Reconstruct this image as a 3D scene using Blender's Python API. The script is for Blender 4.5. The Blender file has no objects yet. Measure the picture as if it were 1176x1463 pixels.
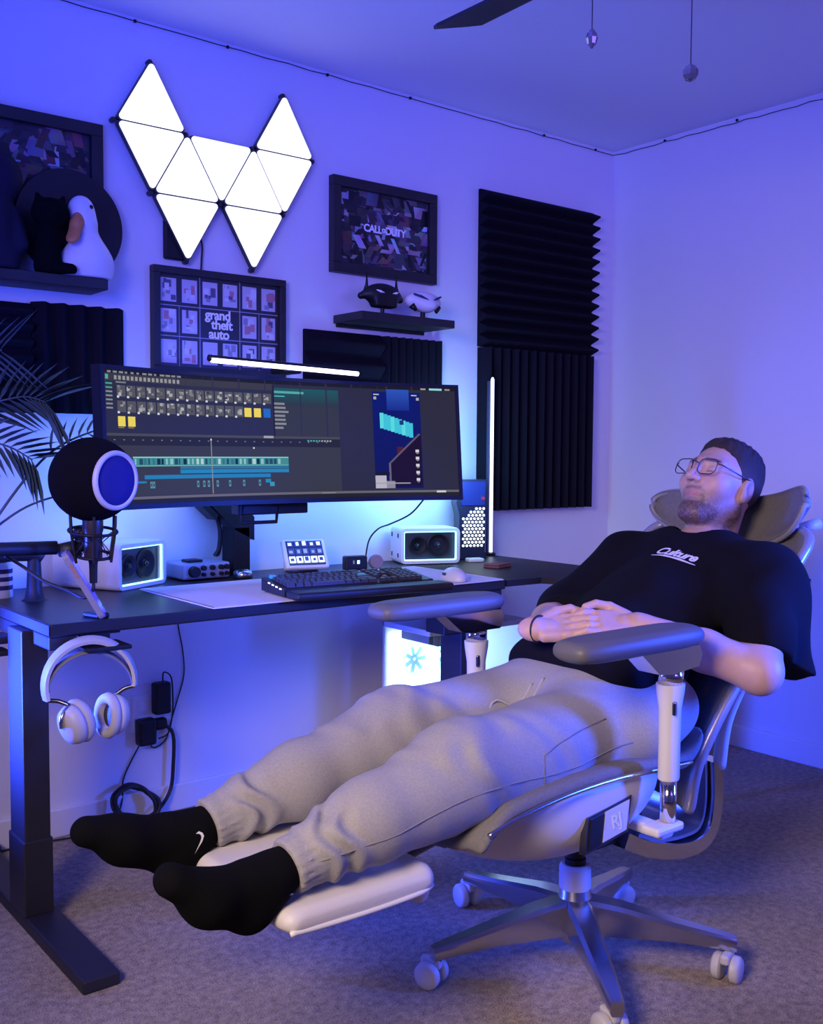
import bpy, bmesh, math, random
import numpy as np
from mathutils import Vector, Matrix

SC = bpy.context.scene
COL = SC.collection
PI = math.pi

# ------------------------------------------------------------------ camera
cam_d = bpy.data.cameras.new('camera')
cam_d.sensor_fit = 'HORIZONTAL'; cam_d.sensor_width = 36.0
cam_d.lens = 36.0 * 1469.384 / 1176.0
cam_d.clip_start = 0.02
cam = bpy.data.objects.new('camera', cam_d); COL.objects.link(cam)
yaw, pitch, roll = 0.672498, 0.0586637, 0.0064089
f_ = Vector((math.sin(yaw)*math.cos(pitch), math.cos(yaw)*math.cos(pitch), -math.sin(pitch)))
r_ = Vector((math.cos(yaw), -math.sin(yaw), 0)); u_ = r_.cross(f_)
R2 = math.cos(roll)*r_ + math.sin(roll)*u_
U2 = -math.sin(roll)*r_ + math.cos(roll)*u_
cm = Matrix((R2, U2, -f_)).transposed().to_4x4(); cm.translation = Vector((0, 0, 1.1474123))
cam.matrix_world = cm
SC.camera = cam

# ------------------------------------------------------------------ view, world, lights
SC.view_settings.view_transform = 'Standard'
SC.view_settings.look = 'None'
SC.view_settings.gamma = 1.0
SC.view_settings.use_curve_mapping = False
SC.view_settings.exposure = 0.0
wd = bpy.data.worlds.new('world'); SC.world = wd; wd.use_nodes = True
wd.node_tree.nodes['Background'].inputs[0].default_value = (0.010, 0.009, 0.030, 1)
wd.node_tree.nodes['Background'].inputs[1].default_value = 1.0

def area(name, loc, target, sx, sy, power, color, spread=180):
    d = bpy.data.lights.new(name, 'AREA'); d.shape = 'RECTANGLE'; d.size = sx; d.size_y = sy
    d.energy = power; d.color = color; d.spread = math.radians(spread)
    o = bpy.data.objects.new(name, d); COL.objects.link(o)
    o.location = loc
    o.rotation_euler = (Vector(target) - Vector(loc)).to_track_quat('-Z', 'Y').to_euler()
    return o
def point(name, loc, power, color, r=0.05):
    d = bpy.data.lights.new(name, 'POINT'); d.energy = power; d.color = color; d.shadow_soft_size = r
    o = bpy.data.objects.new(name, d); COL.objects.link(o); o.location = loc
    return o

BLUE = (0.10, 0.14, 1.0)
VIOLET = (0.22, 0.17, 1.0)
# light strip behind the monitor and along the rear edge of the desk
area('strip_light_behind_monitor', (1.60, 2.72, 1.08), (1.60, 2.99, 1.02), 1.15, 0.05, 7.0, (0.10, 0.25, 1.0))
area('strip_light_monitor_end', (2.36, 2.70, 1.12), (2.45, 2.99, 1.10), 0.25, 0.25, 4.2, (0.24, 0.58, 1.0))
area('strip_light_under_desk', (1.75, 2.93, 0.66), (1.75, 2.80, 0.20), 1.3, 0.05, 0.9, (.06, .10, 1.0))
# blue floor lamp off to the left of the desk, a second one on the right, and added unseen fills
area('floor_lamp_blue', (0.10, 2.45, 1.05), (1.2, 2.6, 0.9), 0.25, 0.9, 8.5, (.05, .08, 1.0))
area('wall_fill_blue', (0.10, 1.9, 1.60), (1.2, 2.25, 2.44), 0.8, 0.5, 9.5, (.045, .08, 1.0), 140)  # unseen blue fill, added for the glow on the upper back wall
area('ceiling_fill_blue', (-0.2, 0.5, 1.5), (1.3, 1.75, 2.44), 0.8, 0.5, 15.0, (.045, .075, 1.0), 75)  # added out of view to brighten the left of the ceiling
area('wall_fill_violet', (1.7, -1.2, 1.6), (3.2, 2.3, 1.9), 1.2, 0.8, 9.5, (.20, .12, 1.0), 80)  # ambient violet fill behind the camera, added to tint the right wall
area('floor_lamp_side', (2.9, 0.10, 1.15), (1.95, 1.40, 0.80), 0.25, 0.8, 16.0, (0.02, 0.08, 1.0), 45)
area('desk_fill_left', (0.38, 2.66, 0.62), (0.80, 2.50, 0.58), 0.10, 0.4, 20.0, (.03, .07, 1.0), 60)  # extra fill out of view, added to turn the desk's left side blue
# neutral soft box beside the camera
area('soft_box', (-0.75, 0.55, 1.80), (1.5, 1.6, 0.50), 0.7, 0.7, 14.0, (1.0, 0.76, 0.64), 80)

# ------------------------------------------------------------------ materials
MATS = {}
def mat(name, col=(.5, .5, .5), rough=.5, metal=0., emit=None, strength=1., bump=0., bscale=200., var=0., vscale=5.,
        trans=0., alpha=1., coat=0., sheen=0., attr=None, spec=None, ior=None, emit_attr=None, bdist=.002):
    if name in MATS: return MATS[name]
    m = bpy.data.materials.new(name); m.use_nodes = True; nt = m.node_tree; N = nt.nodes; L = nt.links
    b = N['Principled BSDF']
    b.inputs['Base Color'].default_value = (*col, 1); b.inputs['Roughness'].default_value = rough
    b.inputs['Metallic'].default_value = metal
    if spec is not None: b.inputs['Specular IOR Level'].default_value = spec
    if ior: b.inputs['IOR'].default_value = ior
    if trans: b.inputs['Transmission Weight'].default_value = trans
    if alpha < 1: b.inputs['Alpha'].default_value = alpha
    if coat: b.inputs['Coat Weight'].default_value = coat; b.inputs['Coat Roughness'].default_value = .08
    if sheen: b.inputs['Sheen Weight'].default_value = sheen; b.inputs['Sheen Roughness'].default_value = .5
    if emit is not None:
        b.inputs['Emission Color'].default_value = (*emit, 1); b.inputs['Emission Strength'].default_value = strength
    tc = None
    if bump or var:
        tc = N.new('ShaderNodeTexCoord')
    src = None
    if attr:
        a = N.new('ShaderNodeAttribute'); a.attribute_name = attr; src = a.outputs['Color']
        L.new(src, b.inputs['Base Color'])
    if emit_attr:
        a = N.new('ShaderNodeAttribute'); a.attribute_name = emit_attr
        L.new(a.outputs['Color'], b.inputs['Emission Color']); b.inputs['Emission Strength'].default_value = strength
    if var:
        n = N.new('ShaderNodeTexNoise'); n.inputs['Scale'].default_value = vscale; n.inputs['Detail'].default_value = 5
        L.new(tc.outputs['Object'], n.inputs['Vector'])
        r = N.new('ShaderNodeMapRange'); r.inputs[1].default_value = .25; r.inputs[2].default_value = .75
        r.inputs[3].default_value = 1 - var; r.inputs[4].default_value = 1 + var
        L.new(n.outputs['Fac'], r.inputs[0])
        mx = N.new('ShaderNodeMix'); mx.data_type = 'RGBA'; mx.blend_type = 'MULTIPLY'; mx.inputs[0].default_value = 1
        if src: L.new(src, mx.inputs[6])
        else: mx.inputs[6].default_value = (*col, 1)
        L.new(r.outputs[0], mx.inputs[7]); L.new(mx.outputs[2], b.inputs['Base Color'])
    if bump:
        n = N.new('ShaderNodeTexNoise'); n.inputs['Scale'].default_value = bscale; n.inputs['Detail'].default_value = 3
        L.new(tc.outputs['Object'], n.inputs['Vector'])
        bp = N.new('ShaderNodeBump'); bp.inputs['Strength'].default_value = bump; bp.inputs['Distance'].default_value = bdist
        L.new(n.outputs['Fac'], bp.inputs['Height']); L.new(bp.outputs['Normal'], b.inputs['Normal'])
    MATS[name] = m
    return m

WALL = mat('wall_paint', (.74, .73, .78), .85, bump=.15, bscale=140)
CEIL = mat('ceiling_paint', (.72, .72, .78), .9, bump=.2, bscale=180)
TRIM = mat('white_trim', (.78, .77, .80), .5)
BLACK = mat('black_plastic', (.008, .008, .010), .45, spec=.35)
BLACKM = mat('black_powder_metal', (.018, .017, .022), .5, bump=.08, bscale=900)
BLACKW = mat('black_wood', (.016, .015, .018), .5, var=.3, vscale=12)
DARK = mat('dark_grey_plastic', (.05, .05, .06), .5)
CABLE = mat('cable_rubber', (.012, .012, .016), .5)
FOAM = mat('acoustic_foam', (.010, .009, .016), 1., bump=.5, bscale=500, spec=.1)
FOAMBALL = mat('microphone_foam', (.006, .005, .008), 1., bump=.6, bscale=700, spec=.1)
WHITEP = mat('white_plastic', (.76, .75, .75), .35)
WHITEM = mat('white_matte_paint', (.74, .73, .74), .45)
GREYP = mat('light_grey_plastic', (.60, .58, .57), .42)
CHROME = mat('chrome', (.80, .80, .83), .09, metal=1)
ALU = mat('polished_aluminium', (.58, .58, .62), .24, metal=1)
STEEL = mat('dark_steel', (.16, .16, .18), .3, metal=1)
GLASS = mat('dark_glass', (.01, .01, .015), .04, coat=.5)
CLEAR = mat('clear_lens', (.9, .9, .95), .02, alpha=.04, spec=.3)
WHITEGLOW = mat('white_diffuser_lit', (.9, .9, .9), .4, emit=(.93, .95, 1), strength=1.15)
BARGLOW = mat('light_bar_lit', (.9, .9, .9), .4, emit=(1.0, .92, .86), strength=3.5)
TUBEGLOW = mat('tube_lamp_lit', (.9, .9, .9), .4, emit=(.70, .78, 1.0), strength=2.5)
CYANGLOW = mat('cyan_led_lit', (.5, .8, .9), .4, emit=(.35, .80, 1.0), strength=2.2)
ICEGLOW = mat('ice_white_led_lit', (.8, .9, .95), .4, emit=(.75, .95, 1.0), strength=3.5)

# ------------------------------------------------------------------ object helpers
INV = {}
def setp(o, label=None, cat=None, group=None, kind=None):
    if label: o['label'] = label
    if cat: o['category'] = cat
    if group: o['group'] = group
    if kind: o['kind'] = kind
    return o
def thing(name, label, cat, loc=(0, 0, 0), rz=0., group=None):
    o = bpy.data.objects.new(name, None); COL.objects.link(o); o.empty_display_size = .05
    o.location = loc; o.rotation_euler = (0, 0, rz)
    INV[o.name] = (Matrix.Translation(Vector(loc)) @ Matrix.Rotation(rz, 4, 'Z')).inverted()
    return setp(o, label, cat, group)
def root(o):
    while o.parent: o = o.parent
    return o
def mk(name, verts, faces, m, parent=None, smooth=False, world=True, cols=None, colname='Col', auto=None):
    """a mesh object; verts in world space when parent is given and world=True, else in the thing's own space"""
    V = np.asarray(verts, dtype=np.float64).reshape(-1, 3)
    if parent is not None and world:
        I = INV[root(parent).name]; A = np.array(I)
        V = V @ A[:3, :3].T + A[:3, 3]
    me = bpy.data.meshes.new(name)
    if isinstance(faces, np.ndarray):
        me.vertices.add(len(V)); me.vertices.foreach_set('co', V.astype(np.float32).ravel())
        n = len(faces); k = faces.shape[1]
        me.loops.add(n*k); me.loops.foreach_set('vertex_index', faces.astype(np.int32).ravel())
        me.polygons.add(n); me.polygons.foreach_set('loop_start', np.arange(0, n*k, k, dtype=np.int32))
        me.update(calc_edges=True)
    else:
        me.from_pydata([tuple(v) for v in V], [], [tuple(f) for f in faces]); me.update()
    if smooth: me.polygons.foreach_set('use_smooth', np.ones(len(me.polygons), dtype=bool))
    if auto is not None:
        me.polygons.foreach_set('use_smooth', np.ones(len(me.polygons), dtype=bool))
        try: me.set_sharp_from_angle(angle=math.radians(auto))
        except Exception: pass
    if cols is not None:
        at = me.color_attributes.new(colname, 'FLOAT_COLOR', 'POINT')
        c = np.ones((len(V), 4), dtype=np.float32); c[:, :3] = cols
        at.data.foreach_set('color', c.ravel())
    me.materials.append(m)
    o = bpy.data.objects.new(name, me); COL.objects.link(o)
    if parent is not None: o.parent = parent
    return o
def inst(src, name, parent, loc=(0, 0, 0), rot=None, scale=None, m=None):
    o = bpy.data.objects.new(name, src.data); COL.objects.link(o); o.parent = parent
    o.location = loc
    if rot: o.rotation_euler = rot
    if scale: o.scale = scale
    return o

# geometry builders: each returns (verts, faces)
def join(*parts):
    V = []; Fc = []
    for v, f in parts:
        n = len(V); V.extend([tuple(x) for x in v]); Fc.extend([tuple(i + n for i in q) for q in f])
    return V, Fc
def boxg(lo, hi, bev=0., seg=2):
    bm = bmesh.new(); bmesh.ops.create_cube(bm, size=1)
    lo = Vector(lo); hi = Vector(hi)
    for v in bm.verts:
        v.co = Vector([(lo[i] + hi[i])/2 + v.co[i]*(hi[i] - lo[i]) for i in range(3)])
    if bev > 0:
        bev = min(bev, .49*min(hi[i] - lo[i] for i in range(3)))
        bmesh.ops.bevel(bm, geom=bm.edges[:], offset=bev, segments=seg, profile=.5, affect='EDGES')
    bm.verts.index_update()
    V = [tuple(v.co) for v in bm.verts]; Fc = [tuple(v.index for v in f.verts) for f in bm.faces]
    bm.free(); return V, Fc
def xf(g, loc=(0, 0, 0), rz=0., M=None):
    if M is None: M = Matrix.Translation(Vector(loc)) @ Matrix.Rotation(rz, 4, 'Z')
    return [tuple(M @ Vector(v)) for v in g[0]], g[1]
def frames(pts, up=None):
    P = [Vector(p) for p in pts]; n = len(P); T = []
    for i in range(n):
        t = P[min(i+1, n-1)] - P[max(i-1, 0)]; T.append(t.normalized() if t.length > 1e-9 else Vector((0, 0, 1)))
    nrm = Vector(up) if up else (Vector((0, 0, 1)) if abs(T[0].z) < .9 else Vector((1, 0, 0)))
    Fr = []
    for t in T:
        nn = nrm - t*nrm.dot(t)
        if nn.length < 1e-6: nn = t.orthogonal()
        nn.normalize(); Fr.append((nn, t.cross(nn)))
        if not up: nrm = nn
    return P, T, Fr
def smoothpath(pts, n=8, closed=False):
    P = [np.array(p, float) for p in pts]; out = []
    m = len(P); rng = range(m if closed else m - 1)
    for i in rng:
        if closed: a, b, c, d = P[(i-1) % m], P[i], P[(i+1) % m], P[(i+2) % m]
        else: a, b, c, d = P[max(i-1, 0)], P[i], P[i+1], P[min(i+2, m-1)]
        for k in range(n):
            t = k/n
            out.append(.5*((2*b) + (-a+c)*t + (2*a-5*b+4*c-d)*t*t + (-a+3*b-3*c+d)*t**3))
    if not closed: out.append(P[-1])
    return [tuple(p) for p in out]
def tubeg(pts, r, seg=8, closed=False, up=None, caps=True):
    prof = [(math.cos(2*PI*k/seg), math.sin(2*PI*k/seg)) for k in range(seg)]
    return sweepg(pts, prof, r, closed, up, caps)
def sweepg(pts, prof, r=1., closed=False, up=None, caps=True):
    P, T, Fr = frames(pts, up); n = len(P); k = len(prof)
    rr = r if isinstance(r, (list, tuple)) else [r]*n
    V = []; Fc = []
    for i in range(n):
        a, b = Fr[i]
        for (x, y) in prof: V.append(tuple(P[i] + a*(y*rr[i]) + b*(x*rr[i])))
    for i in range(n if closed else n-1):
        j = (i+1) % n
        for q in range(k):
            q2 = (q+1) % k; Fc.append((i*k+q, i*k+q2, j*k+q2, j*k+q))
    if caps and not closed:
        Fc.append(tuple(reversed(range(k)))); Fc.append(tuple((n-1)*k+q for q in range(k)))
    return V, Fc
def latheg(prof, seg=24, M=None, cap=True):
    """prof: list of (radius, z)"""
    V = []; Fc = []; n = len(prof)
    for (r, z) in prof:
        for k in range(seg):
            a = 2*PI*k/seg; V.append((r*math.cos(a), r*math.sin(a), z))
    for i in range(n-1):
        for k in range(seg):
            k2 = (k+1) % seg; Fc.append((i*seg+k, i*seg+k2, (i+1)*seg+k2, (i+1)*seg+k))
    if cap:
        Fc.append(tuple(reversed(range(seg)))); Fc.append(tuple((n-1)*seg+k for k in range(seg)))
    if M is not None: V = [tuple(M @ Vector(v)) for v in V]
    return V, Fc
def prismg(poly, d0, d1, M):
    """polygon (x,y) extruded along local z from d0 to d1, mapped by M"""
    n = len(poly); V = [M @ Vector((x, y, d0)) for x, y in poly] + [M @ Vector((x, y, d1)) for x, y in poly]
    Fc = [tuple(reversed(range(n))), tuple(range(n, 2*n))]
    for i in range(n):
        j = (i+1) % n; Fc.append((i, j, n+j, n+i))
    return [tuple(v) for v in V], Fc
def basis(o, x, y, z):
    M = Matrix((Vector(x), Vector(y), Vector(z))).transposed().to_4x4(); M.translation = Vector(o); return M
def axisM(o, d):
    q = Vector(d).normalized().to_track_quat('Z', 'Y'); return Matrix.Translation(Vector(o)) @ q.to_matrix().to_4x4()
def rrect(w, h, r, n=4):
    out = []
    for cx, cy, a0 in ((w/2-r, h/2-r, 0), (-w/2+r, h/2-r, PI/2), (-w/2+r, -h/2+r, PI), (w/2-r, -h/2+r, 1.5*PI)):
        for k in range(n+1):
            a = a0 + PI/2*k/n; out.append((cx + r*math.cos(a), cy + r*math.sin(a)))
    return out
def ballg(c, r, seg=20, rings=12, sc=(1, 1, 1)):
    prof = [(max(1e-4, r*math.sin(PI*i/rings)), -r*math.cos(PI*i/rings)) for i in range(rings+1)]
    V, Fc = latheg(prof, seg, cap=False)
    return [(c[0]+v[0]*sc[0], c[1]+v[1]*sc[1], c[2]+v[2]*sc[2]) for v in V], Fc
def textg(body, size, shear=0., extrude=.0006, spacing=1., bold=0., line=1.):
    cu = bpy.data.curves.new('t', 'FONT'); cu.body = body; cu.size = size; cu.shear = shear; cu.extrude = extrude
    cu.align_x = 'CENTER'; cu.align_y = 'CENTER'; cu.space_character = spacing; cu.offset = bold; cu.space_line = line
    cu.resolution_u = 3
    ob = bpy.data.objects.new('t', cu); COL.objects.link(ob)
    dg = bpy.context.evaluated_depsgraph_get(); me = bpy.data.meshes.new_from_object(ob.evaluated_get(dg))
    V = [tuple(v.co) for v in me.vertices]; Fc = [tuple(p.vertices) for p in me.polygons]
    bpy.data.objects.remove(ob); bpy.data.curves.remove(cu); bpy.data.meshes.remove(me)
    return V, Fc

# ------------------------------------------------------------------ implicit surfaces for organic shapes
def smin(a, b, k):
    h = np.maximum(k - np.abs(a - b), 0)/k
    return np.minimum(a, b) - h*h*k*.25
def smax(a, b, k): return -smin(-a, -b, k)
def s_cone(P, a, b, ra, rb, flat=None):
    a = np.array(a, np.float32); b = np.array(b, np.float32); ba = b - a; pa = P - a
    t = np.clip((pa @ ba)/max(float(ba @ ba), 1e-12), 0, 1)
    q = pa - t[:, None]*ba
    if flat is not None:
        n, fz = flat; n = np.array(n, np.float32); n = n/np.linalg.norm(n)
        q = q + (q @ n)[:, None]*n*(1/fz - 1)
        return (np.sqrt((q*q).sum(1)) - (ra + (rb - ra)*t))*min(1, fz)
    return np.sqrt((q*q).sum(1)) - (ra + (rb - ra)*t)
def s_ell(P, c, r, R=None):
    q = P - np.array(c, np.float32)
    if R is not None: q = q @ np.array(R, np.float32).T      # rows of R = local axes
    r = np.array(r, np.float32); k0 = np.sqrt(((q/r)**2).sum(1)); k1 = np.sqrt(((q/(r*r))**2).sum(1))
    return k0*(k0 - 1)/np.maximum(k1, 1e-6)
def s_box(P, c, h, rad, R=None):
    q = P - np.array(c, np.float32)
    if R is not None: q = q @ np.array(R, np.float32).T
    q = np.abs(q) - (np.array(h, np.float32) - rad)
    return np.sqrt((np.maximum(q, 0)**2).sum(1)) + np.minimum(q.max(1), 0) - rad
def surface(fn, lo, hi, h, coarse=4):
    lo = np.array(lo, np.float32); n = np.ceil((np.array(hi) - lo)/h/coarse).astype(int)*coarse + 1
    ax = [lo[i] + h*np.arange(n[i], dtype=np.float32) for i in range(3)]
    H = h*coarse; cn = (n - 1)//coarse
    cax = [lo[i] + H*(np.arange(cn[i], dtype=np.float32) + .5) for i in range(3)]
    G = np.stack(np.meshgrid(*cax, indexing='ij'), -1).reshape(-1, 3)
    near = np.abs(fn(G)) < H*1.35 + .004
    sgn = None
    v = np.full(n, 1., np.float32)
    cc = np.argwhere(near.reshape(cn))
    # negative fill for interior blocks
    inside = (fn(G) < 0).reshape(cn)
    big = np.repeat(np.repeat(np.repeat(inside, coarse, 0), coarse, 1), coarse, 2)
    v[:-1, :-1, :-1][big] = -1.
    mask = np.zeros(n, bool)
    o = np.arange(coarse + 1)
    m2 = np.repeat(np.repeat(np.repeat(near.reshape(cn), coarse, 0), coarse, 1), coarse, 2)
    mask[:-1, :-1, :-1] |= m2; mask[1:, :-1, :-1] |= m2; mask[:-1, 1:, :-1] |= m2; mask[:-1, :-1, 1:] |= m2
    mask[1:, 1:, :-1] |= m2; mask[1:, :-1, 1:] |= m2; mask[:-1, 1:, 1:] |= m2; mask[1:, 1:, 1:] |= m2
    idx = np.argwhere(mask)
    vals = np.empty(len(idx), np.float32)
    for s in range(0, len(idx), 400000):
        q = idx[s:s+400000]; vals[s:s+400000] = fn((lo + q*np.float32(h)).astype(np.float32))
    v[mask] = vals
    s = v < 0
    c0 = s[:-1, :-1, :-1]
    anyv = c0.copy(); allv = c0.copy()
    for i in (0, 1):
        for j in (0, 1):
            for k in (0, 1):
                w = s[i:n[0]-1+i, j:n[1]-1+j, k:n[2]-1+k]; anyv |= w; allv &= w
    act = anyv & ~allv
    cells = np.argwhere(act); ids = np.full(act.shape, -1, np.int32); ids[act] = np.arange(len(cells))
    cor = np.array([(i, j, k) for i in (0, 1) for j in (0, 1) for k in (0, 1)])
    cv = np.stack([v[cells[:, 0]+c[0], cells[:, 1]+c[1], cells[:, 2]+c[2]] for c in cor], 1)
    acc = np.zeros((len(cells), 3), np.float32); cnt = np.zeros(len(cells), np.float32)
    for a in range(8):
        for b in range(a+1, 8):
            if np.abs(cor[a] - cor[b]).sum() != 1: continue
            va, vb = cv[:, a], cv[:, b]; x = (va < 0) != (vb < 0)
            t = np.where(x, va/np.where(x, va - vb, 1), 0)
            acc += np.where(x[:, None], cor[a] + t[:, None]*(cor[b] - cor[a]), 0); cnt += x
    V = lo + h*(cells + acc/np.maximum(cnt, 1)[:, None])
    Fs = []
    for d in range(3):
        e1, e2 = (d+1) % 3, (d+2) % 3
        sl0 = [slice(None)]*3; sl1 = [slice(None)]*3; sl0[d] = slice(0, -1); sl1[d] = slice(1, None)
        df = s[tuple(sl0)] != s[tuple(sl1)]
        E = np.argwhere(df); E = E[(E[:, e1] > 0) & (E[:, e2] > 0) & (E[:, e1] < n[e1]-1) & (E[:, e2] < n[e2]-1)]
        def cid(o1, o2):
            q = E.copy(); q[:, e1] -= o1; q[:, e2] -= o2; return ids[q[:, 0], q[:, 1], q[:, 2]]
        quad = np.stack([cid(1, 1), cid(0, 1), cid(0, 0), cid(1, 0)], 1)
        fl = ~s[E[:, 0], E[:, 1], E[:, 2]]
        quad[fl] = quad[fl][:, ::-1]
        Fs.append(quad)
    Fq = np.concatenate(Fs); Fq = Fq[(Fq >= 0).all(1)]
    return V.astype(np.float64), Fq
def trace(fn, o, d, maxd=.3):
    """points marched along d from o until they reach the surface"""
    P = np.array(o, np.float32); d = np.array(d, np.float32); t = np.zeros(len(P), np.float32)
    for _ in range(40):
        t += np.clip(fn(P + t[:, None]*d), -.02, .02)*.8
    return P + np.clip(t, 0, maxd)[:, None]*d
# ================================================================== the room
XL, XR, YF, YB, ZC = -1.3, 3.488, -1.5, 2.994, 2.44
def struct(name, g, m, **k):
    o = mk(name, g[0], g[1], m, **k); o['kind'] = 'structure'; return o
struct('wall_back', boxg((XL-.1, YB, -.05), (XR+.1, YB+.1, ZC+.05)), WALL)
struct('wall_right', boxg((XR, YF-.1, -.05), (XR+.1, YB, ZC+.05)), WALL)
struct('wall_left', boxg((XL-.1, YF-.1, -.05), (XL, YB, ZC+.05)), WALL)
struct('wall_front', boxg((XL, YF-.1, -.05), (XR, YF, ZC+.05)), WALL)
struct('ceiling', boxg((XL-.1, YF-.1, ZC), (XR+.1, YB+.1, ZC+.1)), CEIL)

def carpet():
    m = bpy.data.materials.new('cut_pile_carpet'); m.use_nodes = True; nt = m.node_tree; N = nt.nodes; L = nt.links
    b = N['Principled BSDF']; b.inputs['Roughness'].default_value = 1; b.inputs['Specular IOR Level'].default_value = .1
    b.inputs['Sheen Weight'].default_value = .25
    tc = N.new('ShaderNodeTexCoord')
    n1 = N.new('ShaderNodeTexNoise'); n1.inputs['Scale'].default_value = 260; n1.inputs['Detail'].default_value = 4
    n2 = N.new('ShaderNodeTexNoise'); n2.inputs['Scale'].default_value = 2.3; n2.inputs['Detail'].default_value = 4
    n3 = N.new('ShaderNodeTexNoise'); n3.inputs['Scale'].default_value = 55; n3.inputs['Detail'].default_value = 3
    for n in (n1, n2, n3): L.new(tc.outputs['Object'], n.inputs['Vector'])
    r = N.new('ShaderNodeValToRGB'); r.color_ramp.elements[0].position = .34; r.color_ramp.elements[1].position = .66
    r.color_ramp.elements[0].color = (.13, .095, .07, 1); r.color_ramp.elements[1].color = (.58, .45, .29, 1)
    ad = N.new('ShaderNodeMath'); ad.operation = 'MULTIPLY_ADD'; ad.inputs[1].default_value = .55
    m2 = N.new('ShaderNodeMath'); m2.operation = 'MULTIPLY'; m2.inputs[1].default_value = .45
    L.new(n3.outputs['Fac'], m2.inputs[0]); L.new(n1.outputs['Fac'], ad.inputs[0]); L.new(m2.outputs[0], ad.inputs[2])
    L.new(ad.outputs[0], r.inputs[0])
    mr = N.new('ShaderNodeMapRange'); mr.inputs[1].default_value = .3; mr.inputs[2].default_value = .7
    mr.inputs[3].default_value = .78; mr.inputs[4].default_value = 1.15; L.new(n2.outputs['Fac'], mr.inputs[0])
    mx = N.new('ShaderNodeMix'); mx.data_type = 'RGBA'; mx.blend_type = 'MULTIPLY'; mx.inputs[0].default_value = 1
    L.new(r.outputs[0], mx.inputs[6]); L.new(mr.outputs[0], mx.inputs[7]); L.new(mx.outputs[2], b.inputs['Base Color'])
    bp = N.new('ShaderNodeBump'); bp.inputs['Strength'].default_value = 1; bp.inputs['Distance'].default_value = .012
    L.new(ad.outputs[0], bp.inputs['Height']); L.new(bp.outputs['Normal'], b.inputs['Normal'])
    return m
struct('floor', boxg((XL-.1, YF-.1, -.1), (XR+.1, YB+.1, 0)), carpet())
struct('baseboard_back', boxg((XL, YB-.014, .0), (XR-.014, YB, .085), .004), TRIM)
struct('baseboard_right', boxg((XR-.014, YF, .0), (XR, YB, .085), .004), TRIM)

# thin light wire pinned along the top of the two walls
t = thing('ceiling_wire', 'thin dark light wire pinned along the top of the walls', 'wire', (XR, YB, ZC))
rnd = random.Random(4)
pts = []
for i in range(31):
    x = .9 + (XR - .012 - .9)*i/30; pts.append((x, YB - .006, ZC - .010 - .004*abs(math.sin(i*1.7)) - .004*(i/30)))
for i in range(31):
    y = YB - .012 - 1.6*i/30; pts.append((XR - .006, y, ZC - .014 - .006*abs(math.sin(i*1.3)) - .012*i/30))
mk('wire', *tubeg(pts, .0016, 5), CABLE, t, True)
for (x, y) in ((1.31, YB-.008), (1.62, YB-.008), (2.0, YB-.008), (2.36, YB-.008), (3.05, YB-.008), (3.36, YB-.008), (XR-.008, 2.72), (XR-.008, 2.38), (XR-.008, 1.98)):
    mk('clip', *boxg((x-.004, y-.004, ZC-.019), (x+.004, y+.004, ZC-.010), .0015), BLACK, t)

# ceiling fan, centred above the frame; one blade and two pull chains hang into view
fx, fy = 1.68, 1.37
t = thing('ceiling_fan', 'dark bladed ceiling fan with two crystal pull chains', 'ceiling fan', (fx, fy, ZC))
def lat(name, prof, m, seg=32):
    g = latheg(prof, seg); g = ([(v[0]+fx, v[1]+fy, v[2]) for v in g[0]], g[1]); return mk(name, *g, m, t, auto=40)
lat('canopy', [(.001, ZC-.001), (.075, ZC-.002), (.07, ZC-.045), (.02, ZC-.06)], BLACK)
lat('rod', [(.012, ZC-.05), (.012, ZC-.14)], BLACK, 12)
lat('motor_housing', [(.03, ZC-.13), (.10, ZC-.15), (.12, ZC-.19), (.12, ZC-.235), (.09, ZC-.255), (.04, ZC-.26)], BLACK)
lat('light_globe', [(.085, ZC-.257), (.088, ZC-.27), (.07, ZC-.305), (.03, ZC-.325), (.002, ZC-.328)], mat('frosted_globe', (.8, .8, .85), .4))
tip = Vector((1.646, 1.965, 2.15)); bd = (tip - Vector((fx, fy, 2.15))); bd.z = 0; a0 = math.atan2(bd.y, bd.x)
poly = [(.17, -.045), (.20, -.055), (.56, -.068), (.575, -.03), (.60, .055), (.58, .062), (.20, .05), (.17, .045)]
for k in range(3):
    a = a0 - .06 + k*2*PI/3
    M = Matrix.Translation((fx, fy, 2.185)) @ Matrix.Rotation(a, 4, 'Z') @ Matrix.Rotation(math.radians(-13), 4, 'X')
    b_ = mk('blade', *prismg(poly, -.004, .004, M), BLACKW, t)
    mk('blade_iron', *prismg([(.09, -.018), (.22, -.03), (.24, 0), (.22, .03), (.09, .018)], -.010, -.004, M), STEEL, b_)
for (x, y, z, r, k) in ((1.626, 1.46, 1.993, .018, 0), (1.70, 1.27, 1.887, .018, 1)):
    ch = mk('pull_chain', *tubeg([(x, y, ZC-.24), (x, y, z + r)], .0012, 5), STEEL, t)
    if k == 0: prof = [(.002, z-.020), (.009, z-.012), (.012, z), (.010, z+.010), (.005, z+.016), (.002, z+.020)]; sg = 8
    else: prof = [(.002, z-.016), (.010, z-.012), (.0155, z-.004), (.0155, z+.005), (.010, z+.013), (.002, z+.018)]; sg = 10
    g = latheg(prof, sg); g = ([(v[0]+x, v[1]+y, v[2]) for v in g[0]], g[1])
    mk('crystal', *g, mat('smoky_crystal', (.30, .30, .36), .05, metal=.55, trans=.3, ior=1.5), ch)
# ================================================================== things on the back wall
YW = YB - .001
MW = lambda x, z, y=YW: basis((x, y, z), (1, 0, 0), (0, 0, 1), (0, -1, 0))     # local x right, y up, z out of the wall

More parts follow.
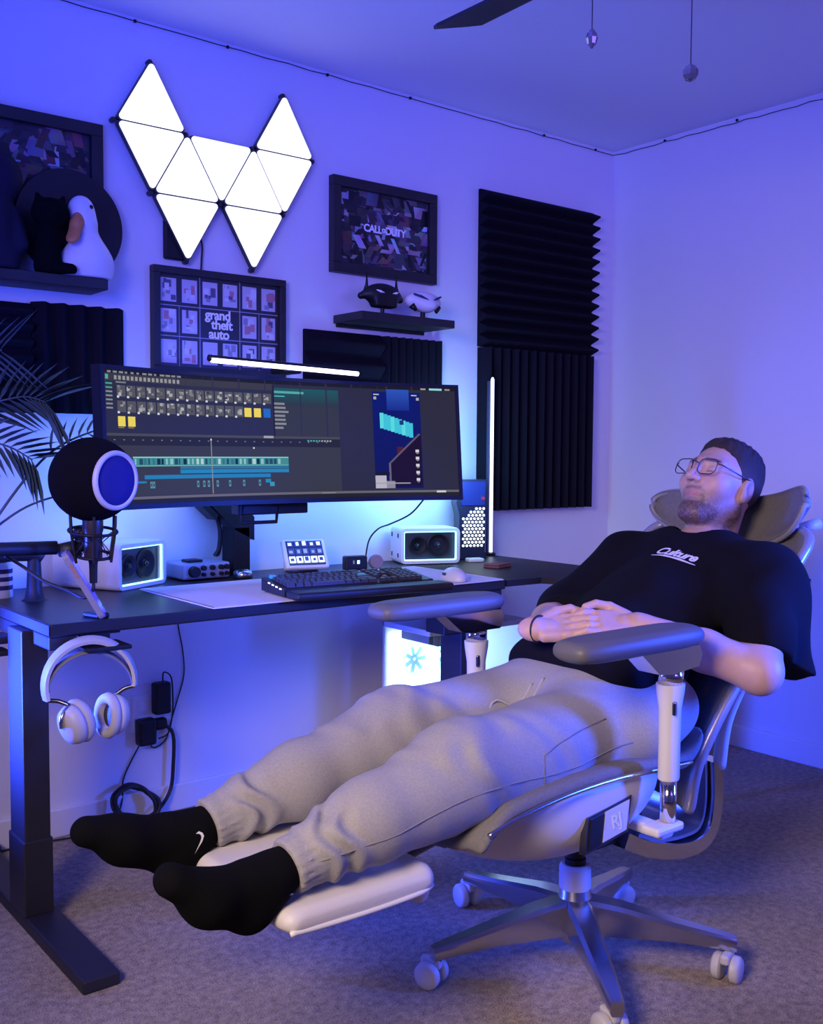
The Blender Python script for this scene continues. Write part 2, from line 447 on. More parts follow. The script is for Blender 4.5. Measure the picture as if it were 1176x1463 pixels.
# ---- nine triangular light panels, joined
def rtri(c, up, s, r):
    h = s*math.sqrt(3)/2; cx, z0 = c
    P = [(cx - s/2, z0), (cx + s/2, z0), (cx, z0 + (h if up else -h))]
    out = []; G = (sum(p[0] for p in P)/3, sum(p[1] for p in P)/3)
    for i, p in enumerate(P):
        a, b = Vector(P[i-1]), Vector(P[(i+1) % 3]); p = Vector(p)
        d1 = (a-p).normalized(); d2 = (b-p).normalized(); L_ = r*math.sqrt(3)
        A = p + d1*L_; B = p + d2*L_; C = p + (d1+d2).normalized()*2*r
        a1 = math.atan2((A-C).y, (A-C).x); a2 = math.atan2((B-C).y, (B-C).x); da = (a2-a1+PI) % (2*PI) - PI
        for k in range(6): out.append((C.x + r*math.cos(a1+da*k/5), C.y + r*math.sin(a1+da*k/5)))
    ar = sum(out[i][0]*out[(i+1) % len(out)][1] - out[(i+1) % len(out)][0]*out[i][1] for i in range(len(out)))
    return out if ar > 0 else out[::-1]
t = thing('triangle_light', 'white glowing wall light of nine joined triangle panels', 'wall light', (1.582, YW, 1.925))
sS = .2325; hS = sS*math.sqrt(3)/2*.98
zr = (1.925, 1.925+.195)
tris = [((1.35, zr[1]), True), ((1.35, zr[1]), False), ((1.466, zr[0]), True), ((1.583, zr[1]), False), ((1.699, zr[0]), True),
        ((1.815, zr[1]), False), ((1.815, zr[1]), True), ((1.466, zr[0]), False), ((1.699, zr[0]), False)]
BEZ = mat('light_panel_back', (.03, .03, .035), .4)
for (c, up) in tris:
    d = .0009*(1 if up else -1)
    p = mk('panel', *prismg(rtri((c[0], c[1]+d), up, sS-.004, .009), .012, .030, MW(0, 0)), BEZ, t)
    mk('diffuser', *prismg(rtri((c[0], c[1]+d*3), up, sS-.013, .010), .0301, .034, MW(0, 0)), WHITEGLOW, p, auto=40)
for (x, z) in ((1.466, 2.12), (1.699, 2.12), (1.35, 1.925), (1.582, 1.925), (1.815, 1.925), (1.234, 2.12), (1.93, 2.12), (1.35, 2.312), (1.815, 2.312), (1.466, 1.733), (1.699, 1.733)):
    g = latheg([(.008, .004), (.0085, .02), (.006, .026)], 12, MW(x, z)); mk('connector', *g, BEZ, t)
mk('controller', *boxg((1.395, YW-.02, 1.735), (1.46, YW, 1.86), .006), BLACK, t)
mk('power_cord', *tubeg(smoothpath([(1.50, YW-.008, 1.85), (1.525, YW-.008, 1.80), (1.524, YW-.008, 1.75), (1.522, YW-.008, 1.714)], 6), .003, 6), CABLE, t, True)

# ---- framed collages
def collage(seed, n, w, h, tones, dark=.5):
    r = random.Random(seed); V = []; Fc = []; C = []
    for i in range(n):
        cw, chh = r.uniform(.012, .055), r.uniform(.012, .06); x = r.uniform(-w/2, w/2-.02); y = r.uniform(-h/2, h/2-.02)
        x2 = min(x+cw, w/2); y2 = min(y+chh, h/2); z = .000008*(i+1)
        sk = r.uniform(-.03, .03)
        q = [(x, y), (x2, y), (min(max(x2+sk, -w/2), w/2), y2), (min(max(x+sk, -w/2), w/2), y2)]
        b = len(V); V += [(a, c, z) for a, c in q]; Fc.append((b, b+1, b+2, b+3)); c = r.choice(tones); k = r.uniform(.35, 1.1)
        for a in range(4): C.append([v*k*k*r.uniform(.4, 1.3) for v in c])
    return V, Fc, C
PRINT = mat('printed_paper', (.5, .5, .5), .35, attr='Col')
def wall_frame(name, label, x0, x1, z0, z1, bw, dep, prints=None, ground=(.05, .05, .07), frm=BLACKW):
    cx, cz = (x0+x1)/2, (z0+z1)/2; w, h = x1-x0, z1-z0
    t = thing(name, label, 'picture', (cx, YW, cz), group='framed pictures on the wall'); M = MW(cx, cz)
    for nm, a, b, c, d in (('frame_top', -w/2, w/2, h/2-bw, h/2), ('frame_bottom', -w/2, w/2, -h/2, -h/2+bw), ('frame_side', -w/2, -w/2+bw, -h/2+bw, h/2-bw), ('frame_side', w/2-bw, w/2, -h/2+bw, h/2-bw)):
        mk(nm, *xf(boxg((a, c, 0), (b, d, dep), .002), M=M), frm, t)
    p = mk('print', *xf(boxg((-w/2+bw, -h/2+bw, .002), (w/2-bw, h/2-bw, .010)), M=M), mat('print_ground_%s' % name, ground, .4), t)
    return t, M @ Matrix.Translation((0, 0, .0104)), w - 2*bw, h - 2*bw, p
def printed(p, M, V, Fc, C, name='printed_image'):
    return mk(name, [tuple(M @ Vector(v)) for v in V], Fc, PRINT, p, cols=np.array(C))

WARMP = [(.40, .38, .48), (.2, .18, .25), (.06, .05, .08), (.6, .6, .7), (.1, .09, .12), (.25, .10, .12), (.04, .04, .06), (.05, .05, .07), (.12, .11, .14)]
t, M, w, h, p = wall_frame('picture_frame', 'dark framed collage partly behind the black round disc', .74, 1.20, 1.74, 2.095, .035, .028, ground=(.03, .03, .04))
printed(p, M, *collage(3, 190, w, h, WARMP))

t, M, w, h, p = wall_frame('picture_frame', 'dark framed poster of small pictures reading grand theft auto', 1.352, 1.822, 1.385, 1.712, .022, .03, ground=(.11, .11, .16))
V, Fc, C = [], [], []; r = random.Random(8)
def rect(x0, y0, x1, y1, z, c):
    b = len(V); V.extend([(x0, y0, z), (x1, y0, z), (x1, y1, z), (x0, y1, z)]); Fc.append((b, b+1, b+2, b+3)); C.extend([c]*4)
cwid = w/6
for row in range(3):
    for colm in range(6):
        if row == 1 and colm in (2, 3): continue
        x = -w/2 + cwid*(colm+.5) + (.004 if colm % 2 == 0 else -.004)*0; y = h/2 - h/3*(row+.5)
        rect(x-.026, y-.036, x+.026, y+.036, .0001, (.55, .52, .62))
        for q in range(7):
            xx = r.uniform(x-.024, x+.008); yy = r.uniform(y-.034, y+.012)
            rect(xx, yy, min(xx+r.uniform(.008, .022), x+.026), min(yy+r.uniform(.008, .03), y+.036), .0002+.00002*q,
                 r.choice([(.12, .1, .16), (.7, .68, .75), (.5, .22, .25), (.3, .28, .36), (.62, .6, .68)]))
for y in (h/6, -h/6): rect(-w/2, y-.0012, w/2, y+.0012, .0001, (.4, .4, .5))
for x in (-w/6, w/6): rect(x-.0012, -h/2, x+.0012, h/2, .0001, (.4, .4, .5))
for x in (-w/3, w/3): rect(x-.001, -h/2, x+.001, h/6, .0001, (.3, .3, .4))
printed(p, M, V, Fc, C)
PAPERW = mat('white_print', (.95, .95, .95), .5, emit=(.9, .95, 1), strength=.0)
for i, (s_, dx) in enumerate((('grand', -.008), ('theft', .006), ('auto', -.004))):
    g = textg(s_, .042, bold=.0012, spacing=.95); mk('lettering', *xf(g, M=M @ Matrix.Translation((dx, .028-.030*i, .001))), PAPERW, p)

t, M, w, h, p = wall_frame('picture_frame', 'black framed collage reading call of duty above the shelf of masks', 2.010, 2.474, 1.765, 2.093, .034, .03, ground=(.04, .035, .05))
printed(p, M, *collage(21, 260, w, h, WARMP))
for s_, x, sz in (('CALL', -.052, .036), ('OF', -.001, .018), ('DUTY', .05, .036)):
    g = textg(s_, sz, bold=.0012, spacing=.92); mk('lettering', *xf(g, M=M @ Matrix.Translation((x, .004, .003))), PAPERW, p)

# ---- floating shelves
t = thing('wall_shelf', 'black floating shelf under the white bird figure', 'shelf', (.9, YW, 1.60), group='floating wall shelves')
mk('board', *boxg((.40, 2.862, 1.602), (1.168, YW, 1.632), .002), BLACKW, t)
mk('screw', *latheg([(.004, 1.600), (.004, 1.603)], 8, Matrix.Translation((1.02, 2.92, 0))), STEEL, t)
t = thing('wall_shelf', 'short black floating shelf carrying two masks', 'shelf', (2.23, YW, 1.59), group='floating wall shelves')
mk('board', *boxg((2.030, 2.823, 1.590), (2.442, YW, 1.618), .002), BLACKW, t)
mk('bracket', *boxg((2.04, YW-.012, 1.578), (2.43, YW, 1.590), .002), BLACK, t)

# ---- figures on the left shelf
zs = 1.633
t = thing('record_disc', 'black round disc leaning on the wall behind the white bird figure', 'disc', (1.10, 2.96, zs))
M = axisM((1.093, 2.952, zs + .158), (.0, -1, .03))
mk('disc', *latheg([(.002, -.004), (.155, -.004), (.157, 0), (.155, .004), (.06, .0045), (.058, .003), (.002, .003)], 64, M), mat('black_vinyl', (.010, .009, .012), .35), t, auto=30)
def duck_sdf(P):
    d = s_ell(P, (1.118, 2.893, zs+.035), (.080, .040, .070))
    d = smin(d, s_cone(P, (1.125, 2.893, zs+.06), (1.112, 2.900, zs+.16), .042, .031), .04)
    d = smin(d, s_ell(P, (1.104, 2.895, zs+.186), (.037, .034, .044)), .025)
    d = smin(d, s_ell(P, (1.110, 2.880, zs+.150), (.030, .026, .022)), .02)
    return np.maximum(d, zs + .001 - P[:, 2])
DUCK = mat('white_ceramic', (.72, .72, .78), .5)
t = thing('bird_figure', 'white bird figure with orange bill in front of the black disc', 'figurine', (1.12, 2.905, zs))
mk('body', *surface(duck_sdf, (1.02, 2.84, zs-.005), (1.22, 2.96, zs+.245), .005), DUCK, t, True)
def bill(P): return smin(s_cone(P, (1.082, 2.868, zs+.148), (1.058, 2.842, zs+.098), .018, .018, ((-.55, -.6, .55), .55)), s_cone(P, (1.088, 2.875, zs+.165), (1.078, 2.862, zs+.145), .015, .016), .012)
mk('bill', *surface(bill, (1.02, 2.80, zs+.05), (1.13, 2.91, zs+.20), .003), mat('orange_bill', (.55, .20, .06), .5), t, True)
for dx, dy in ((.022, -.024),): mk('eye', *ballg((1.100+dx, 2.890+dy, zs+.196), .006, 10, 8), BLACK, t, True)
def fig1(P):
    d = s_cone(P, (.862, 2.90, zs+.03), (.862, 2.90, zs+.15), .058, .05)
    d = smin(d, s_ell(P, (.867, 2.90, zs+.245), (.075, .06, .075)), .03)
    for s in (-1, 1): d = smin(d, s_cone(P, (.862+s*.035, 2.885, zs+.012), (.862+s*.035, 2.885, zs+.05), .028, .03), .02)
    d = smin(d, s_cone(P, (.912, 2.895, zs+.15), (.927, 2.88, zs+.07), .02, .024), .02)
    return np.maximum(d, zs + .001 - P[:, 2])
t = thing('toy_figure', 'dark blue big-headed toy figure standing on the black shelf', 'figurine', (.90, 2.90, zs), group='toy figures on the shelf')
mk('body', *surface(fig1, (.75, 2.82, zs-.005), (.99, 2.98, zs+.335), .006), mat('dark_blue_vinyl', (.010, .010, .028), .7, spec=.2), t, True)
def fig2(P):
    d = s_cone(P, (1.005, 2.885, zs+.02), (1.005, 2.885, zs+.10), .038, .034)
    d = smin(d, s_ell(P, (1.012, 2.88, zs+.165), (.052, .045, .042)), .02)
    for s in (-1, 1): d = smin(d, s_cone(P, (1.012+s*.03, 2.88, zs+.19), (1.012+s*.036, 2.88, zs+.212), .014, .006), .01)
    d = smin(d, s_cone(P, (1.03, 2.86, zs+.014), (1.055, 2.845, zs+.012), .018, .016), .01)
    return np.maximum(d, zs + .001 - P[:, 2])
t = thing('toy_figure', 'black animal figure between the blue toy and white bird', 'figurine', (1.005, 2.885, zs), group='toy figures on the shelf')
mk('body', *surface(fig2, (.95, 2.82, zs-.005), (1.09, 2.94, zs+.235), .004), mat('black_plush', (.004, .004, .005), 1., spec=.05), t, True)

# ---- two masks on the right shelf
zs = 1.618
t = thing('mask_stand', 'black visor mask with two thin upright rods and white slits', 'mask', (2.17, 2.87, zs), group='masks on the shelf')
def mk1(P):
    d = s_ell(P, (2.155, 2.875, zs+.068), (.076, .035, .040))
    for s in (-1, 1): d = smin(d, s_cone(P, (2.155+s*.070, 2.880, zs+.066), (2.155+s*.084, 2.885, zs+.060), .014, .012), .010)
    d = smin(d, s_box(P, (2.155, 2.868, zs+.040), (.046, .022, .016), .008), .012)
    return d
mk('face', *surface(mk1, (2.06, 2.82, zs+.005), (2.25, 2.93, zs+.13), .004), BLACK, t, True)
for s in (-1, 1):
    mk('rod', *tubeg([(2.155+s*.066, 2.880, zs+.080), (2.155+s*.064, 2.880, zs+.100), (2.155+s*.063, 2.880, zs+.142)], [.010, .005, .0012], 8), BLACK, t, True)
    mk('eye_slit', *tubeg([(2.155+s*.048, 2.845, zs+.079), (2.155+s*.034, 2.840, zs+.074), (2.155+s*.018, 2.838, zs+.071)], [.001, .0042, .001], 8), PAPERW, t, True)
mk('stand', *latheg([(.03, zs), (.03, zs+.004), (.007, zs+.008), (.007, zs+.05)], 16, Matrix.Translation((2.155, 2.875, 0))), BLACK, t, auto=40)
t = thing('mask_stand', 'white visor mask with two dark slanted slits', 'mask', (2.33, 2.87, zs), group='masks on the shelf')
def mk2(P):
    d = s_ell(P, (2.335, 2.875, zs+.062), (.078, .036, .036))
    return smin(d, s_ell(P, (2.335, 2.852, zs+.050), (.035, .02, .026)), .02)
mk('face', *surface(mk2, (2.24, 2.81, zs+.01), (2.43, 2.93, zs+.12), .004), mat('white_mask_plastic', (.8, .8, .84), .4), t, True)
for s in (-1, 1):
    mk('eye_slit', *tubeg([(2.335+s*.062, 2.850, zs+.082), (2.335+s*.038, 2.836, zs+.074), (2.335+s*.012, 2.828, zs+.064)], [.0035, .0048, .0012], 8), mat('navy_slit', (.01, .02, .12), .4), t, True)
    mk('cheek_guard', *tubeg([(2.335+s*.058, 2.865, zs+.045), (2.335+s*.046, 2.855, zs+.026)], [.014, .005], 8), BLACK, t, True)
mk('stand', *latheg([(.028, zs), (.028, zs+.004), (.009, zs+.008), (.009, zs+.045)], 16, Matrix.Translation((2.335, 2.875, 0))), BLACK, t, auto=40)

# ---- acoustic foam tiles, each with its own ridges
def foam_tile(label, x0, x1, z0, z1, horiz, n, dep=.045, base=.012):
    cx, cz = (x0+x1)/2, (z0+z1)/2
    t = thing('foam_tile', label, 'acoustic panel', (cx, YW, cz), group='acoustic foam tiles on the wall')
    mk('backing', *boxg((x0, YW-base, z0), (x1, YW, z1), .001), FOAM, t)
    w, h = x1-x0, z1-z0; L_ = (h if horiz else w)/n; ln = (w if horiz else h)
    # one ridge: rounded wedge along local x
    prof = [(-L_/2, 0), (-L_*.42, dep*.10), (-L_*.08, dep*.94), (0, dep), (L_*.08, dep*.94), (L_*.42, dep*.10), (L_/2, 0)]
    V = []; m = len(prof)
    for e in (-1, 1):
        for (a, d) in prof:
            V.append((e*ln/2, -d, a) if horiz else (a, -d, e*ln/2))
    Fc = [tuple(range(m)), tuple(reversed(range(m, 2*m)))] + [(i, m+i, m+i+1, i+1) for i in range(m-1)] + [(m-1, 2*m-1, m, 0)]
    if horiz: Fc = [f[::-1] for f in Fc]
    src = None
    for i in range(n):
        off = (0, -base, -h/2+L_*(i+.5)) if horiz else (-w/2+L_*(i+.5), -base, 0)
        if src is None:
            src = mk('ridge', V, Fc, FOAM, t, world=False); src.location = off
        else: inst(src, 'ridge', t, off)
    return t
foam_tile('dark foam tile with horizontal ridges, upper tile near the room corner', 2.703, 3.345, 1.557, 2.158, True, 13)
foam_tile('dark foam tile with vertical ridges below the horizontal one near the room corner', 2.705, 3.340, .918, 1.553, False, 13)
foam_tile('small dark foam tile with horizontal ridges behind the lit screen bar', 1.905, 2.228, 1.250, 1.562, True, 4, .03)
foam_tile('small dark foam tile with fine vertical ridges under the mask shelf', 2.232, 2.512, 1.250, 1.560, False, 8, .025)
foam_tile('dark foam tile with vertical ridges between palm leaves and screen', .990, 1.262, 1.252, 1.566, False, 5, .03)
foam_tile('dark foam tile with horizontal ridges behind the palm leaves', .66, .986, 1.250, 1.560, True, 7, .03)

# ---- socket, plugs and cords under the desk
t = thing('wall_outlet', 'white wall outlet plate behind the two black plugs', 'outlet', (1.32, YW, .33))
mk('plate', *boxg((1.283, YW-.006, .27), (1.355, YW, .385), .003), WHITEP, t)
mk('socket', *boxg((1.303, YW-.008, .335), (1.335, YW-.005, .372), .003), TRIM, t)
mk('socket', *boxg((1.303, YW-.008, .282), (1.335, YW-.005, .319), .003), TRIM, t)
t = thing('power_adapter', 'black power adapter hanging upright on the wall outlet', 'adapter', (1.37, YW, .34))
mk('body', *boxg((1.340, YW-.045, .325), (1.395, YW-.008, .425), .008), BLACK, t)
mk('cord', *tubeg(smoothpath([(1.372, YW-.03, .425), (1.375, YW-.03, .455), (1.40, YW-.03, .435), (1.405, YW-.03, .36), (1.402, YW-.03, .31), (1.388, YW-.03, .26), (1.36, YW-.02, .245)], 6), .0025, 6), CABLE, t, True)
t = thing('power_plug', 'black plug at the bottom of the wall outlet with a thick cord', 'plug', (1.33, YW, .27))
mk('body', *boxg((1.285, YW-.05, .235), (1.345, YW-.008, .318), .010), BLACK, t)
mk('plug_head', *boxg((1.340, YW-.04, .275), (1.385, YW-.009, .312), .010), BLACK, t)
pts = [(1.375, YW-.03, .29), (1.405, YW-.03, .255), (1.405, YW-.03, .16), (1.395, YW-.03, .08), (1.35, YW-.05, .035)]
for k in range(30):
    a = -1.2 + k*.62; rr = .052 + .010*math.sin(k*1.3); pts.append((1.265 + rr*1.25*math.cos(a), YW - .045 - .012*math.sin(k*.9) - .03*(1-math.sin(a))*.5, .066 + rr*math.sin(a)))
mk('cord', *tubeg(smoothpath(pts, 4), .006, 7), CABLE, t, True)
t = thing('thin_cord', 'thin dark cord running down the wall under the desk', 'cord', (1.44, YW, .03), group='thin cords along the walls')
mk('cord', *tubeg(smoothpath([(1.434, YW-.005, .70), (1.436, YW-.005, .60), (1.452, YW-.005, .51), (1.455, YW-.005, .43), (1.43, YW-.006, .35), (1.41, YW-.006, .29), (1.39, YW-.008, .235), (1.35, YW-.008, .215), (1.335, YW-.008, .245), (1.345, YW-.008, .275)], 6), .0022, 6), CABLE, t, True)
t = thing('thin_cord', 'thin dark cord curving down to the floor below the outlet', 'cord', (1.22, YW, .0), group='thin cords along the walls')
mk('cord', *tubeg(smoothpath([(1.30, YW-.012, .232), (1.275, YW-.006, .185), (1.25, YW-.006, .135), (1.247, YW-.008, .095), (1.235, YW-.02, .055), (1.20, YW-.05, .02), (1.12, 2.93, .008), (1.0, 2.955, .006), (.90, 2.96, .006), (.78, 2.96, .006), (.60, 2.93, .008)], 6), .0026, 6), CABLE, t, True)
t = thing('thin_cord', 'thin cord with an inline switch hanging on the wall behind the chair', 'cord', (3.48, 2.25, .0), group='thin cords along the walls')
xw = XR-.004
mk('cord', *tubeg(smoothpath([(xw, 2.345, .40), (xw, 2.325, .235), (xw, 2.318, .17), (xw, 2.335, .115), (xw, 2.365, .075), (xw, 2.375, .04), (xw-.012, 2.368, .008)], 6), .0026, 6), CABLE, t, True)
mk('switch', *boxg((xw-.006, 2.340, .092), (xw+.003, 2.356, .112), .003), BLACK, t)
# ================================================================== desk and everything on it
ZD = .75
t = thing('desk', 'long black desk with two black metal legs', 'desk', (1.5, 2.65, 0))
top = mk('desktop', *boxg((.800, 2.315, ZD-.030), (2.222, 2.985, ZD), .004), mat('black_desktop', (.013, .012, .016), .38, bump=.05, bscale=600), t)
mk('edge_band', *boxg((.797, 2.318, ZD-.027), (.800, 2.983, ZD-.002), .001), BLACKM, top)
mk('side_bracket', *boxg((.800, 2.325, ZD-.062), (.866, 2.96, ZD-.030), .004), BLACKM, t)
mk('side_bracket', *boxg((2.150, 2.325, ZD-.062), (2.216, 2.96, ZD-.030), .004), BLACKM, t)
mk('crossbar', *boxg((.866, 2.60, ZD-.060), (2.150, 2.66, ZD-.030), .003), BLACKM, t)
for x0, x1 in ((.775, .838), (2.150, 2.213)):
    lg = mk('leg', *boxg((x0, 2.44, .03), (x1, 2.545, ZD-.030), .004), BLACKM, t)
    mk('leg_sleeve', *boxg((x0-.004, 2.436, .03), (x1+.004, 2.549, .215), .004), BLACKM, lg)
    mk('foot', *xf(boxg((x0-.004, 2.065, .0), (x1+.016, 2.93, .032), .006)), BLACKM, t)
mk('drawer_box', *boxg((1.985, 2.33, ZD-.155), (2.219, 2.42, ZD-.031), .004), BLACK, t)

poly = [(2.223, 2.310), (2.366, 2.303), (2.43, 2.166), (2.44, 2.0), (2.742, 2.0), (2.730, 2.985), (2.223, 2.985)]
t = thing('corner_desk', 'thin black corner desktop joining the long desk', 'desk', (2.55, 2.4, 0))
mk('desktop', *prismg(poly, ZD-.022, ZD-.002, Matrix.Identity(4)), mat('black_laminate', (.012, .012, .018), .42), t)
for (x, y) in ((2.70, 2.04), (2.69, 2.93)):
    mk('leg', *boxg((x-.02, y-.02, 0), (x+.02, y+.02, ZD-.022), .003), BLACKM, t)
mk('power_light', *ballg((2.428, 2.16, ZD-.012), .006, 10, 8), WHITEGLOW, t)

# ---- curved ultrawide monitor
XM0, XM1 = .988, 2.198
xc = (XM0+XM1)/2; hw = (XM1-XM0)/2; zb0, zb1 = .994, 1.362; Rm = 1.75
def msurf(u, v, d=0.):
    """u, v in 0..1 across the panel front; d = depth behind the glass"""
    a = (u-.5)*2*hw/Rm
    return (xc + (Rm+d)*math.sin(a), 2.505 + .092 + (Rm+d)*math.cos(a) - Rm + .03*(v-.5)*1.0, zb0 + (zb1-zb0)*v)
def mslab(u0, u1, v0, v1, d0, d1, n=28):
    V = []; Fc = []
    for i in range(n+1):
        u = u0+(u1-u0)*i/n
        V += [msurf(u, v0, d0), msurf(u, v1, d0), msurf(u, v1, d1), msurf(u, v0, d1)]
    for i in range(n):
        a = i*4; b = a+4
        Fc += [(a, b, b+1, a+1), (a+1, b+1, b+2, a+2), (a+2, b+2, b+3, a+3), (a+3, b+3, b, a)]
    Fc += [(0, 1, 2, 3), (n*4+3, n*4+2, n*4+1, n*4)]
    return V, Fc
t = thing('monitor', 'wide curved black monitor showing dark video editing software', 'monitor', (xc, 2.70, ZD)); MON = t
mk('housing', *mslab(0, 1, 0, 1, .004, .035), BLACK, t, auto=40)
mk('bezel', *join(mslab(0, 1, .972, 1, 0, .006), mslab(0, 1, 0, .036, 0, .006), mslab(0, .010, .036, .972, 0, .006, 2), mslab(.990, 1, .036, .972, 0, .006, 2)), BLACK, t)
scr = mk('screen', *mslab(.010, .990, .036, .972, .003, .0045), mat('screen_panel', (.004, .004, .005), .5, emit=(.022, .022, .032), strength=1.0, spec=.15), t)
# screen picture: flat coloured patches just on the glass
SV, SF, SC_ = [], [], []
layer = [0]; NG = 40
def sr(x0, y0, x1, y1, c, c2=None):
    """patch in screen fractions, y down"""
    layer[0] += 1; d = .0029 - layer[0]*.0000022
    cuts = [x0] + [k/NG for k in range(int(x0*NG)+1, int(math.ceil(x1*NG)))] + [x1]
    for a0, a1 in zip(cuts, cuts[1:]):
        if a1 - a0 < 1e-7: continue
        k = int((a0+a1)/2*NG); b = len(SV)
        for (x, y) in ((a0, y1), (a1, y1), (a1, y0), (a0, y0)):
            f0 = Vector(msurf(.010+.98*k/NG, .972-.936*y, d)); f1 = Vector(msurf(.010+.98*(k+1)/NG, .972-.936*y, d))
            SV.append(tuple(f0.lerp(f1, x*NG-k)))
        SF.append((b, b+1, b+2, b+3)); cc = c2 or c
        SC_.extend([cc, cc, c, c])
r = random.Random(11)
G1 = (.030, .030, .046)
sr(0, 0, 1, .03, (.012, .012, .016)); sr(0, .03, .47, .085, (.05, .048, .06))
sr(.475, .06, .66, .20, (.015, .11, .12), (.028, .045, .06)); sr(.475, .20, .66, .47, (.040, .044, .058))
sr(.475, .085, .56, .105, (.10, .45, .42)); sr(.475, .125, .505, .135, (.10, .5, .5))
for i in range(7): sr(.474, .185+.034*i, .474+r.uniform(.02, .042), .203+.034*i, (.28, .28, .30))
sr(.47, .04, .474, .50, (.015, .015, .02)); sr(.0, .47, .66, .49, (.075, .075, .085)); sr(.44, .468, .468, .488, (.4, .4, .42))
sr(0, .49, .66, .56, (.022, .022, .030)); sr(0, .56, .66, .94, (.045, .047, .060)); sr(0, .945, 1, .965, (.16, .15, .17)); sr(0, .965, 1, 1, (.018, .018, .022))
for i in range(13): sr(.01+i*.016, .012, .016+i*.016+r.uniform(0, .007), .026, (.30, .30, .32))
for i in range(16): sr(.028+i*.0115, .045, .028+i*.0115+.007, .075, (.35, .35, .36))
sr(.004, .04, .012, .075, (.1, .45, .35))
for i in range(7): sr(.004, .10+.03*i, .022, .112+.03*i, (.28, .30, .30) if i > 1 else (.08, .4, .3))
sr(.032, .088, .06, .099, (.25, .25, .26))
for row in range(2):
    for i in range(16):
        x = .034 + i*.0272; y = .115 + row*.115 + .0
        if row == 1 and i >= 13:
            c = (.95, .75, .10) if i < 15 else (.02, .16, .60)
            sr(x, y+.01, x+.020, y+.085, c); continue
        sr(x, y, x+.0235, y+.085, (.10, .10, .105))
        for q in range(5):
            xx = x + r.uniform(0, .014); yy = y + r.uniform(0, .055); k = r.uniform(.02, .5)
            sr(xx, yy, xx+r.uniform(.004, .009), yy+r.uniform(.012, .03), (k, k, k*1.02))
        sr(x, y+.078, x+.006, y+.094, (.75, .75, .75))
for i in range(2): sr(.034+i*.0272, .345, .054+i*.0272, .42, (.95, .75, .10)); sr(.034+i*.0272, .425, .05+i*.0272, .433, (.3, .24, .05))
for i in range(24): sr(.02+i*.026, .515, .0245+i*.026, .523, (.22, .22, .25))
for i in range(9): sr(.565+i*.008, .50, .570+i*.008, .512, (.1, .5, .5) if i < 5 else (.5, .5, .5))
# timeline
sr(.07, .65, .508, .715, (.06, .30, .30)); sr(.07, .645, .508, .653, (.35, .75, .70)); sr(.07, .712, .508, .718, (.20, .60, .50))
for i in range(34): xx = .075+i*.0122; sr(xx, .66, xx+r.uniform(.003, .010), .705, r.choice([(.01, .03, .04), (.30, .60, .58), (.04, .20, .24), (.02, .08, .12), (.5, .7, .65)]))
sr(.20, .722, .508, .74, (.03, .20, .38)); sr(.20, .745, .508, .775, (.02, .26, .55))
sr(.10, .785, .455, .815, (.02, .24, .52)); sr(.07, .83, .105, .845, (.02, .24, .52)); sr(.44, .83, .455, .86, (.02, .28, .55)); sr(.452, .855, .465, .89, (.05, .34, .55))
for x in (.115, .122, .245, .262, .275, .30, .335, .375, .42): sr(x, .835, x+.006, .885, (.12, .34, .42)); sr(x+.0015, .848, x+.0045, .872, (.02, .05, .07))
sr(.288, .51, .2905, .94, (.30, .30, .32)); sr(.2875, .50, .2912, .515, (.8, .8, .8)); sr(.408, .565, .412, .578, (.9, .9, .9))
# portrait video
X0, X1, Y0, Y1 = .758, .897, .055, .925
sr(X0, Y0, X1, Y1, (.004, .012, .18), (.006, .008, .10))
sr(.80, 0.03, .865, .22, (.03, .10, .55), (.01, .03, .30))
for i in range(9): sr(.778+i*.0105, .245+i*.011, .7895+i*.0105, .385+i*.010, (.06, .62, .80) if i % 3 else (.12, .80, .85))
sr(.835, .31, .847, .35, (.01, .05, .25)); sr(.825, .55, .842, .68, (.09, .015, .02))
for i in range(36): y = .43+i*.0132; xx = X1-.004-.088*min(1, i/20.0); sr(xx, y, X1-.002, y+.0134, (.014, .006, .022)); sr(xx-.006, y, xx, y+.0134, (.16, .13, .20))
sr(X0, .78, .80, .81, (.01, .01, .02)); sr(X0, .81, .79, Y1, (.55, .52, .62)); sr(.79, .86, .815, Y1, (.32, .30, .36)); sr(X0, .875, .86, .885, (.4, .4, .45))
for i in range(5): sr(.878, .575+.065*i, .888, .600+.065*i, (.75, .75, .8)); sr(.880, .605+.065*i, .887, .612+.065*i, (.4, .4, .42))
sr(X0+.004, .075, X0+.02, .085, (.6, .6, .6)); sr(.872, .075, .888, .085, (.6, .6, .6)); sr(X0+.004, .10, X0+.012, .125, (.5, .5, .5)); sr(.886, .10, .894, .125, (.5, .5, .5))
sr(.90, .012, .915, .026, (.4, .4, .4)); sr(.925, .010, .962, .028, (.35, .8, .85)); sr(.97, .012, .985, .026, (.35, .35, .35))
sr(.935, .95, .962, .968, (.7, .7, .7)); sr(.60, .955, .64, .962, (.3, .3, .3))
mk('screen_picture', SV, SF, mat('screen_pixels', (0, 0, 0), .5, emit_attr='Col', strength=.85, spec=.1), scr, cols=np.array(SC_))
mk('stand_bracket', *join(boxg((1.47, 2.655, .958), (1.71, 2.70, .99), .004)), BLACK, t)
mk('cable_hook', *tubeg([(1.485, 2.66, .985), (1.480, 2.66, .935), (1.60, 2.66, .935), (1.605, 2.66, .985)], .006, 8), BLACK, t, True)
mk('screen_cord', *tubeg(smoothpath([(2.13, 2.60, 1.0), (2.13, 2.68, .94), (2.14, 2.80, .90), (2.16, 2.90, .875), (2.16, 2.955, .83), (2.15, 2.965, ZD+.005)], 6), .003, 6), CABLE, t, True)

